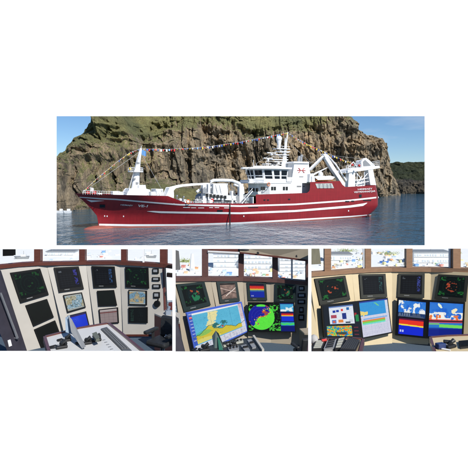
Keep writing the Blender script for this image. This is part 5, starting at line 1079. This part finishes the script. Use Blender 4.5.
# floor-side: desks in the right opening
def desk(name, label, Q, z, top, edge, body):
    e = empty(name, D(Q[0][0], Q[0][1], z)); e.location.z = FLOORZ; tag(e, label, 'desk'); o0 = e.location.copy(); A = [D(x, y, z) - o0 for x, y in Q]
    q = MB(); q.prism(A, [p - Vector((0, 0, .02)) for p in A]); q.build('desk_top', top, e); c = sum(A, Vector()) / len(A)
    q = MB()
    for a, b in zip(A, A[1:] + A[:1]):
        n_ = Vector((-(b - a).y, (b - a).x, 0)).normalized()
        if (a - c).dot(n_) < 0: n_ = -n_
        u = Vector((0, 0, .012)); dn = Vector((0, 0, .045)); q.prism([a + u, b + u, b + n_ * .025 + u, a + n_ * .025 + u], [a - dn, b - dn, b + n_ * .025 - dn, a + n_ * .025 - dn])
    q.build('edging', edge, e); q = MB(); B = [c + (p - c) * .93 for p in A]; q.prism([p - Vector((0, 0, .02)) for p in B], [Vector((p.x, p.y, 0)) for p in B]); q.build('desk_body', body, e); return e
desk('instrument_desk', 'beige instrument desk with dark red edging in the lower right corner', [(431.8, 338), (447, 336.6), (480, 335.4), (480, 358), (438, 358)], -1.60, CREAM3, WOOD, WOOD)
controller('black joystick standing on the beige desk in the lower right corner', (449, 347.5), -1.60, .085, arm=.08)
keyboard('black keyboard at the right end of the beige desk in the right opening', [(458.6, 342.6), (472, 341.4), (474, 347.4), (460.4, 349)], -1.598, BLACK, BEZEL, 4, 10)
q = MB(); a = D(440.5, 348.6, -1.6); q.box(a + Vector((0, 0, .03)), (.09, .06, .05), rz=.3); tag(q.build('blue_case', mat('dark_blue_plastic', (.02, .04, .14), .4), None, .01), 'small dark blue case beside the joystick on the beige desk', 'case')
q = MB(); a = D(446, 350.4, -1.6); q.box(a + Vector((0, 0, .01)), (.08, .02, .01), rz=-.6); tag(q.build('paper_slip', WHITE), 'white paper slip in front of the joystick on the beige desk', 'paper')
dsk = desk('control_desk', 'cluttered brown control desk in the lower left of the right opening', [(311, 341.4), (330, 339.8), (352, 338.9), (362, 339.6), (358.6, 352.5), (356, 358), (309, 358)], -1.60, mat('brown_desk', (.26, .20, .13), .45, var=.15, scale=6), WOOD, WOOD)
o = keyboard('black keyboard lying askew at the right end of the cluttered brown desk', [(349.4, 338.8), (359.8, 342), (354.6, 352.6), (339.8, 352)], -1.575, BLACK, mat('key_dark', (.05, .052, .055), .5), 12, 7, .02)
pan = [((327.5, 343.6), (336.4, 341.6), (333.8, 350.6), (324, 352), 'flat grey instrument unit with pale strips nearest the middle of the brown desk', GREYM), ((338, 341.8), (345.6, 340.2), (341, 351.2), (334.8, 351.6), 'narrow black instrument unit between the pale panel and the keyboard', BLACK), ((315.6, 344), (325.6, 342.8), (321.8, 351.6), (312, 352), 'black instrument unit at the left end of the brown desk', BLACK)]
for a, b, c, d_, lb, m in pan:
    A = [D(x, y, -1.598) for x, y in (a, b, c, d_)]; q = MB(); q.prism([p + Vector((0, 0, .03)) for p in A], A); o = q.build('instrument_unit', m, None, .004); tag(o, lb, 'instrument unit')
    for k in range(4):
        t0 = (k + .15) / 4; t1 = (k + .7) / 4; Bq = [A[0].lerp(A[3], t0).lerp(A[1].lerp(A[2], t0), .12), A[0].lerp(A[3], t0).lerp(A[1].lerp(A[2], t0), .88), A[0].lerp(A[3], t1).lerp(A[1].lerp(A[2], t1), .88), A[0].lerp(A[3], t1).lerp(A[1].lerp(A[2], t1), .12)]
        q = MB(); q.prism([p + Vector((0, 0, .037)) for p in Bq], [p + Vector((0, 0, .03)) for p in Bq]); q.build('button_strip', pale if m is not GREYM else BLACK, o)
controller('black lever control at the back left of the brown desk', (323, 342.6), -1.60, .06, arm=.04)
q = MB(); c = D(314, 343, -1.6); q.ball(c + Vector((.0, 0, .03)), .055, 16, (.8, .9, 1.0)); tag(q.build('headrest', mat('grey_fabric', (.42, .41, .40), .8, var=.1, scale=10)), 'pale grey padded headrest at the left edge of the right opening', 'headrest')
q = MB(); c = D(321.6, 340.6, -1.56); q.tube([c, c + Vector((.05, .02, .0))], .014, 8); tag(q.build('red_button_cap', REDP), 'small red cap at the back of the brown desk', 'cap')
q = MB(); q.tube([D(330, 340.4, -1.58), D(343, 338.7, -1.58)], .018, 8); tag(q.build('telephone_receiver', BLACK), 'black telephone receiver lying behind the instrument units of the brown desk', 'telephone')

# ------------------------------------------------------------------ the harbour seen through the wheelhouse windows
QZ = -7.9
CONC = mat('pale_concrete', (.84, .84, .83), .9, var=.04, scale=.8, bump=.1)
q = MB(); q.box((-2, 47, QZ - .5), (64, 25, 1.0)); tag(q.build('quay', CONC), kind='structure')
def Qp(px, py): Y = QZ * F / (HZ - py); return Vector(((px - CX) / F * Y, Y, QZ))
bld = mat('cabin_white', (.80, .80, .80), .6, var=.03); bgl = mat('cabin_window', (.52, .57, .62), .3); band = mat('cabin_band', (.42, .45, .58), .6)
def cabin(label, px, py, w_, h, rows, cols, bandm=None, tone=bld):
    p = Qp(px, py); e = empty('harbour_cabin', p); tag(e, label, 'building', 'low harbour cabins beyond the windows')
    q = MB(); q.box((0, .8, h / 2), (w_, 1.6, h)); q.build('wall', tone, e)
    q = MB(); q.box((0, .8, h + .04), (w_ + .2, 1.8, .08)); q.build('roof', bandm or GREYM, e)
    rnd = random.Random(int(px)); cols *= 2
    for j in range(rows):
        for i in range(cols):
            if rnd.random() < .28: continue
            q = MB(); q.box((-w_ / 2 + w_ * (i + .5) / cols, -.01, h * (j + .55) / rows), (w_ / cols * rnd.uniform(.4, .8), .04, h / rows * rnd.uniform(.2, .42))); q.build('window', bgl, e)
        q = MB(); q.box((0, -.03, h * (j + .22) / rows), (w_ * .98, .05, h / rows * .05)); q.build('ledge', GREYM, e)
    for k in range(3):
        x = rnd.uniform(-w_ * .45, w_ * .45); q = MB(); q.tube([(x, .4, h), (x, .4, h + rnd.uniform(.1, .35))], .02, 5); q.build('roof_post', GREYM, e)
cabin('long white cabin with rows of grey windows beyond the second middle window', 227, 268, 2.6, 1.35, 3, 4, band)
cabin('white cabin with stacked window rows beyond the third middle window', 258, 270, 2.6, 1.45, 3, 4, band)
cabin('pale cabin with many window strips beyond the right middle windows', 294, 272, 2.6, 1.30, 4, 3)
cabin('pale cabin with small windows beyond the third window of the right opening', 432, 264, 3.6, 1.15, 2, 7)
cabin('low white cabin beyond the first full window of the right opening', 340, 262, 2.4, .75, 1, 5)
cabin('low white cabin beyond the second window of the left opening', 60, 256, 3.0, .45, 1, 6)
FTUB = 'fish tubs standing on the quay'
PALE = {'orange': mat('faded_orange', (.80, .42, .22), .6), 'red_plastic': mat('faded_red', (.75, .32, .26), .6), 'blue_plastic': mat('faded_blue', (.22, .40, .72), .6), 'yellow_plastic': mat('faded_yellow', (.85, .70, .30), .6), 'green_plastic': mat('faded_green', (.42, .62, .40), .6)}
CR = [mat('crate_%s' % k, c, .7, var=.15, scale=4) for k, c in (('sand', (.72, .62, .42)), ('cream', (.78, .74, .62)), ('pale_blue', (.50, .62, .76)), ('pale_grey', (.62, .63, .64)), ('pale_orange', (.80, .55, .34)), ('white', (.8, .8, .8)), ('pale_yellow', (.82, .74, .36)), ('grey', (.45, .47, .50)))]
CN = ['sand coloured', 'cream', 'pale blue', 'pale grey', 'pale orange', 'white', 'pale yellow', 'grey']
def crates(n, x0, x1, y0, y1, where, seed, pal):
    rnd = random.Random(seed); items = sorted((rnd.uniform(x0, x1), rnd.uniform(y0, y1), pal[k % len(pal)]) for k in range(n)); cnt = {}
    for _, _, c in items: cnt[c] = cnt.get(c, 0) + 1
    seen = {}; ordn = ['leftmost', 'second from left of the', 'third from left of the', 'fourth from left of the', 'fifth from left of the', 'sixth from left of the', 'seventh from left of the', 'eighth from left of the']
    for px, py, c in items:
        sx = rnd.uniform(.10, .42); sz = rnd.uniform(.07, .30); q = MB(); q.box((0, 0, sz / 2), (sx, rnd.uniform(.2, .5), sz), rz=rnd.uniform(-.5, .5)); i = seen.get(c, 0); seen[c] = i + 1
        lb = '%s crate in the %s' % (CN[c], where) if cnt[c] == 1 else ('leftmost %s crate in the %s' % (CN[c], where) if i == 0 else ('rightmost %s crate in the %s' % (CN[c], where) if i == cnt[c] - 1 else '%s %s crates in the %s' % (ordn[min(i, 7)], CN[c], where)))
        o = q.build('crate', CR[c], None, .01); o.location = Qp(px, py); tag(o, lb, 'crate', 'pale crates scattered on the quay')
crates(30, 331, 366, 254, 268, 'second right hand window', 1, [0, 1, 4, 5, 6, 2, 7])
crates(18, 371, 406, 253, 266, 'third right hand window', 2, [1, 5, 6, 2, 4])
crates(24, 413, 453, 257, 267, 'fourth right hand window', 3, [3, 5, 2, 1, 4, 7])
crates(6, 311, 324, 256, 268, 'leftmost window of the right opening', 4, [3, 5, 2, 1])
crates(5, 461, 470, 254, 268, 'rightmost window of the right opening', 5, [0, 1, 4, 6])
crates(9, 180, 202, 262, 276, 'first middle window', 6, [1, 4, 5, 3])
crates(9, 209, 238, 270, 277, 'second middle window', 7, [3, 5, 2])
crates(12, 245, 272, 270, 277, 'third middle window', 8, [4, 5, 2, 6, 1])
crates(12, 279, 306, 273, 279, 'fourth middle window', 9, [4, 5, 2, 3, 1])
crates(8, 42, 78, 252, 261, 'second left hand window', 10, [3, 5, 2])
crates(8, 86, 120, 251, 260, 'third left hand window', 11, [3, 5, 2])
crates(6, 127, 159, 253, 261, 'fourth left hand window', 12, [3, 5])

def tub(label, px, py, s, m):
    s *= .66; m = PALE.get(m.name, m)
    e = empty('fish_tub', Qp(px, py), random.uniform(-.4, .4)); tag(e, label, 'tub', FTUB)
    q = MB(); q.prism([(-s * .5, -s * .4, 0), (s * .5, -s * .4, 0), (s * .5, s * .4, 0), (-s * .5, s * .4, 0)], [(-s * .58, -s * .48, s * .6), (s * .58, -s * .48, s * .6), (s * .58, s * .48, s * .6), (-s * .58, s * .48, s * .6)]); q.build('tub_body', m, e, .03)
    q = MB(); q.box((0, 0, s * .64), (s * 1.22, s * 1.02, s * .07)); q.build('lid', m, e)
for a in (('orange fish tub low in the first window of the middle opening', 196.5, 269, .42, ORANGE), ('orange red fish tub far left in the first window of the middle opening', 183.5, 267.4, .5, REDP), ('bright blue fish tub low in the second middle window', 229.4, 275, .55, BLUEP), ('small light blue fish tub above the bright blue one', 228.4, 266.6, .4, mat('sky_blue_plastic', (.1, .4, .7), .4)),
          ('red fish tub at the left of the third middle window', 253, 275, .35, REDP), ('green fish tub in the third middle window', 264, 275.5, .32, GRNP), ('orange fish tub beside the green one', 267.4, 275.6, .3, ORANGE), ('blue fish tub at the left of the fourth middle window', 280.4, 277.6, .35, BLUEP), ('pink red fish tub low in the fourth middle window', 283.8, 278.6, .3, REDP),
          ('bright blue square tub in the second window of the right opening', 353.4, 261.6, .48, BLUEP), ('yellow tub left of the blue one in the right opening', 338, 259, .4, YELP), ('orange tub by the sill in the second right hand window', 334, 268.4, .45, ORANGE), ('yellow tub near the right post of the second right hand window', 359.6, 267.8, .5, YELP), ('orange tub in the third window of the right opening', 391, 260.6, .42, ORANGE), ('blue tub at the top of the third window of the right opening', 388.6, 252.6, .4, BLUEP),
          ('yellow tub beside the topmost blue tub in the right opening', 388.8, 256.4, .38, YELP), ('blue tub low in the fourth window of the right opening', 416.4, 266.2, .5, BLUEP), ('red tub low in the fourth window of the right opening', 441.4, 266.4, .45, REDP), ('olive green tub at the right of the fourth right hand window', 436.4, 264.4, .35, GRNP), ('red tub close to the left post of the second right hand window', 347, 265, .3, REDP),
          ('light blue tub in the third window of the left opening', 103.5, 252.8, .5, BLUEP), ('red tub low in the third window of the left opening', 101.4, 257.4, .35, REDP)): tub(*a)
def boat(label, px, py, L, m, rz=0):
    e = empty('small_boat', Qp(px, py), rz); tag(e, label, 'boat', 'small boats hauled out on the quay')
    q = MB(); h = L * .17; q.prism([(-L * .5, 0, h * 1.15), (-L * .3, -L * .14, h), (L * .42, -L * .14, h), (L * .42, L * .14, h), (-L * .3, L * .14, h)], [(-L * .4, 0, 0), (-L * .25, -L * .07, 0), (L * .38, -L * .08, 0), (L * .38, L * .08, 0), (-L * .25, L * .07, 0)]); q.build('hull', m, e)
    q = MB(); q.box((L * .1, 0, h * 1.35), (L * .3, L * .2, h * .8)); q.build('cabin', bld, e); q = MB(); q.tube([(L * .1, 0, h * 1.7), (L * .1, 0, h * 3)], .02, 6); q.build('mast', GREYM, e)
for a in (('small white boat in the second window of the left opening', 104, 257, 1.5, bld, .3), ('small grey boat in the fourth window of the left opening', 150, 258, 1.6, GREYM, -.1), ('small white and grey boat in the first window of the left opening', 22, 259, 1.7, GREYM, .1), ('white boat on the quay in the second window of the right opening', 342, 268.6, 1.5, bld, .1), ('blue boat in the third window of the right opening', 384, 263, 1.2, BLUEP, .4), ('white boat between the tubs in the fourth right hand window', 428, 267, 1.2, bld, 0), ('yellow hulled boat in the second window of the right opening', 346, 255, 1.2, YELP, .2)): boat(*a)
grs = mat('bank_grass', (.30, .36, .09), .9, var=.3, scale=3)
for px, py, w_, lb in ((184, 262, 1.6, 'low yellow green bush beyond the first window of the middle opening'), (388, 254.5, 2.6, 'wide yellow green bush in the third window of the right opening'), (456, 254, 1.0, 'green bush beyond the rightmost post of the right opening'), (346, 251.4, 2.4, 'yellow green bush at the top of the second window of the right opening')):
    q = MB(); rnd = random.Random(int(px)); e = empty('shrub', Qp(px, py)); tag(e, lb, 'shrub')
    for k in range(420):
        c = Vector((rnd.gauss(0, w_ * .24), rnd.gauss(0, .25), abs(rnd.gauss(.12, .12)))); d = [Vector((rnd.uniform(-1, 1), rnd.uniform(-1, 1), rnd.uniform(-1, 1))) * .07 for _ in range(3)]
        q.add([c + x for x in d], [(0, 1, 2)])
    q.build('foliage', grs, e); q = MB(); q.tube([(0, 0, 0), (0, 0, .25)], .03, 6); q.build('stem', WOOD, e)
q = MB(); p = Qp(192.5, 277); q.tube([(0, 0, 0), (0, 0, 1.6)], .26, 14, r2=.12); o = q.build('bollard_post', bld); o.location = Qp(192.3, 271); tag(o, 'white tapered post beyond the first window of the middle opening', 'post')
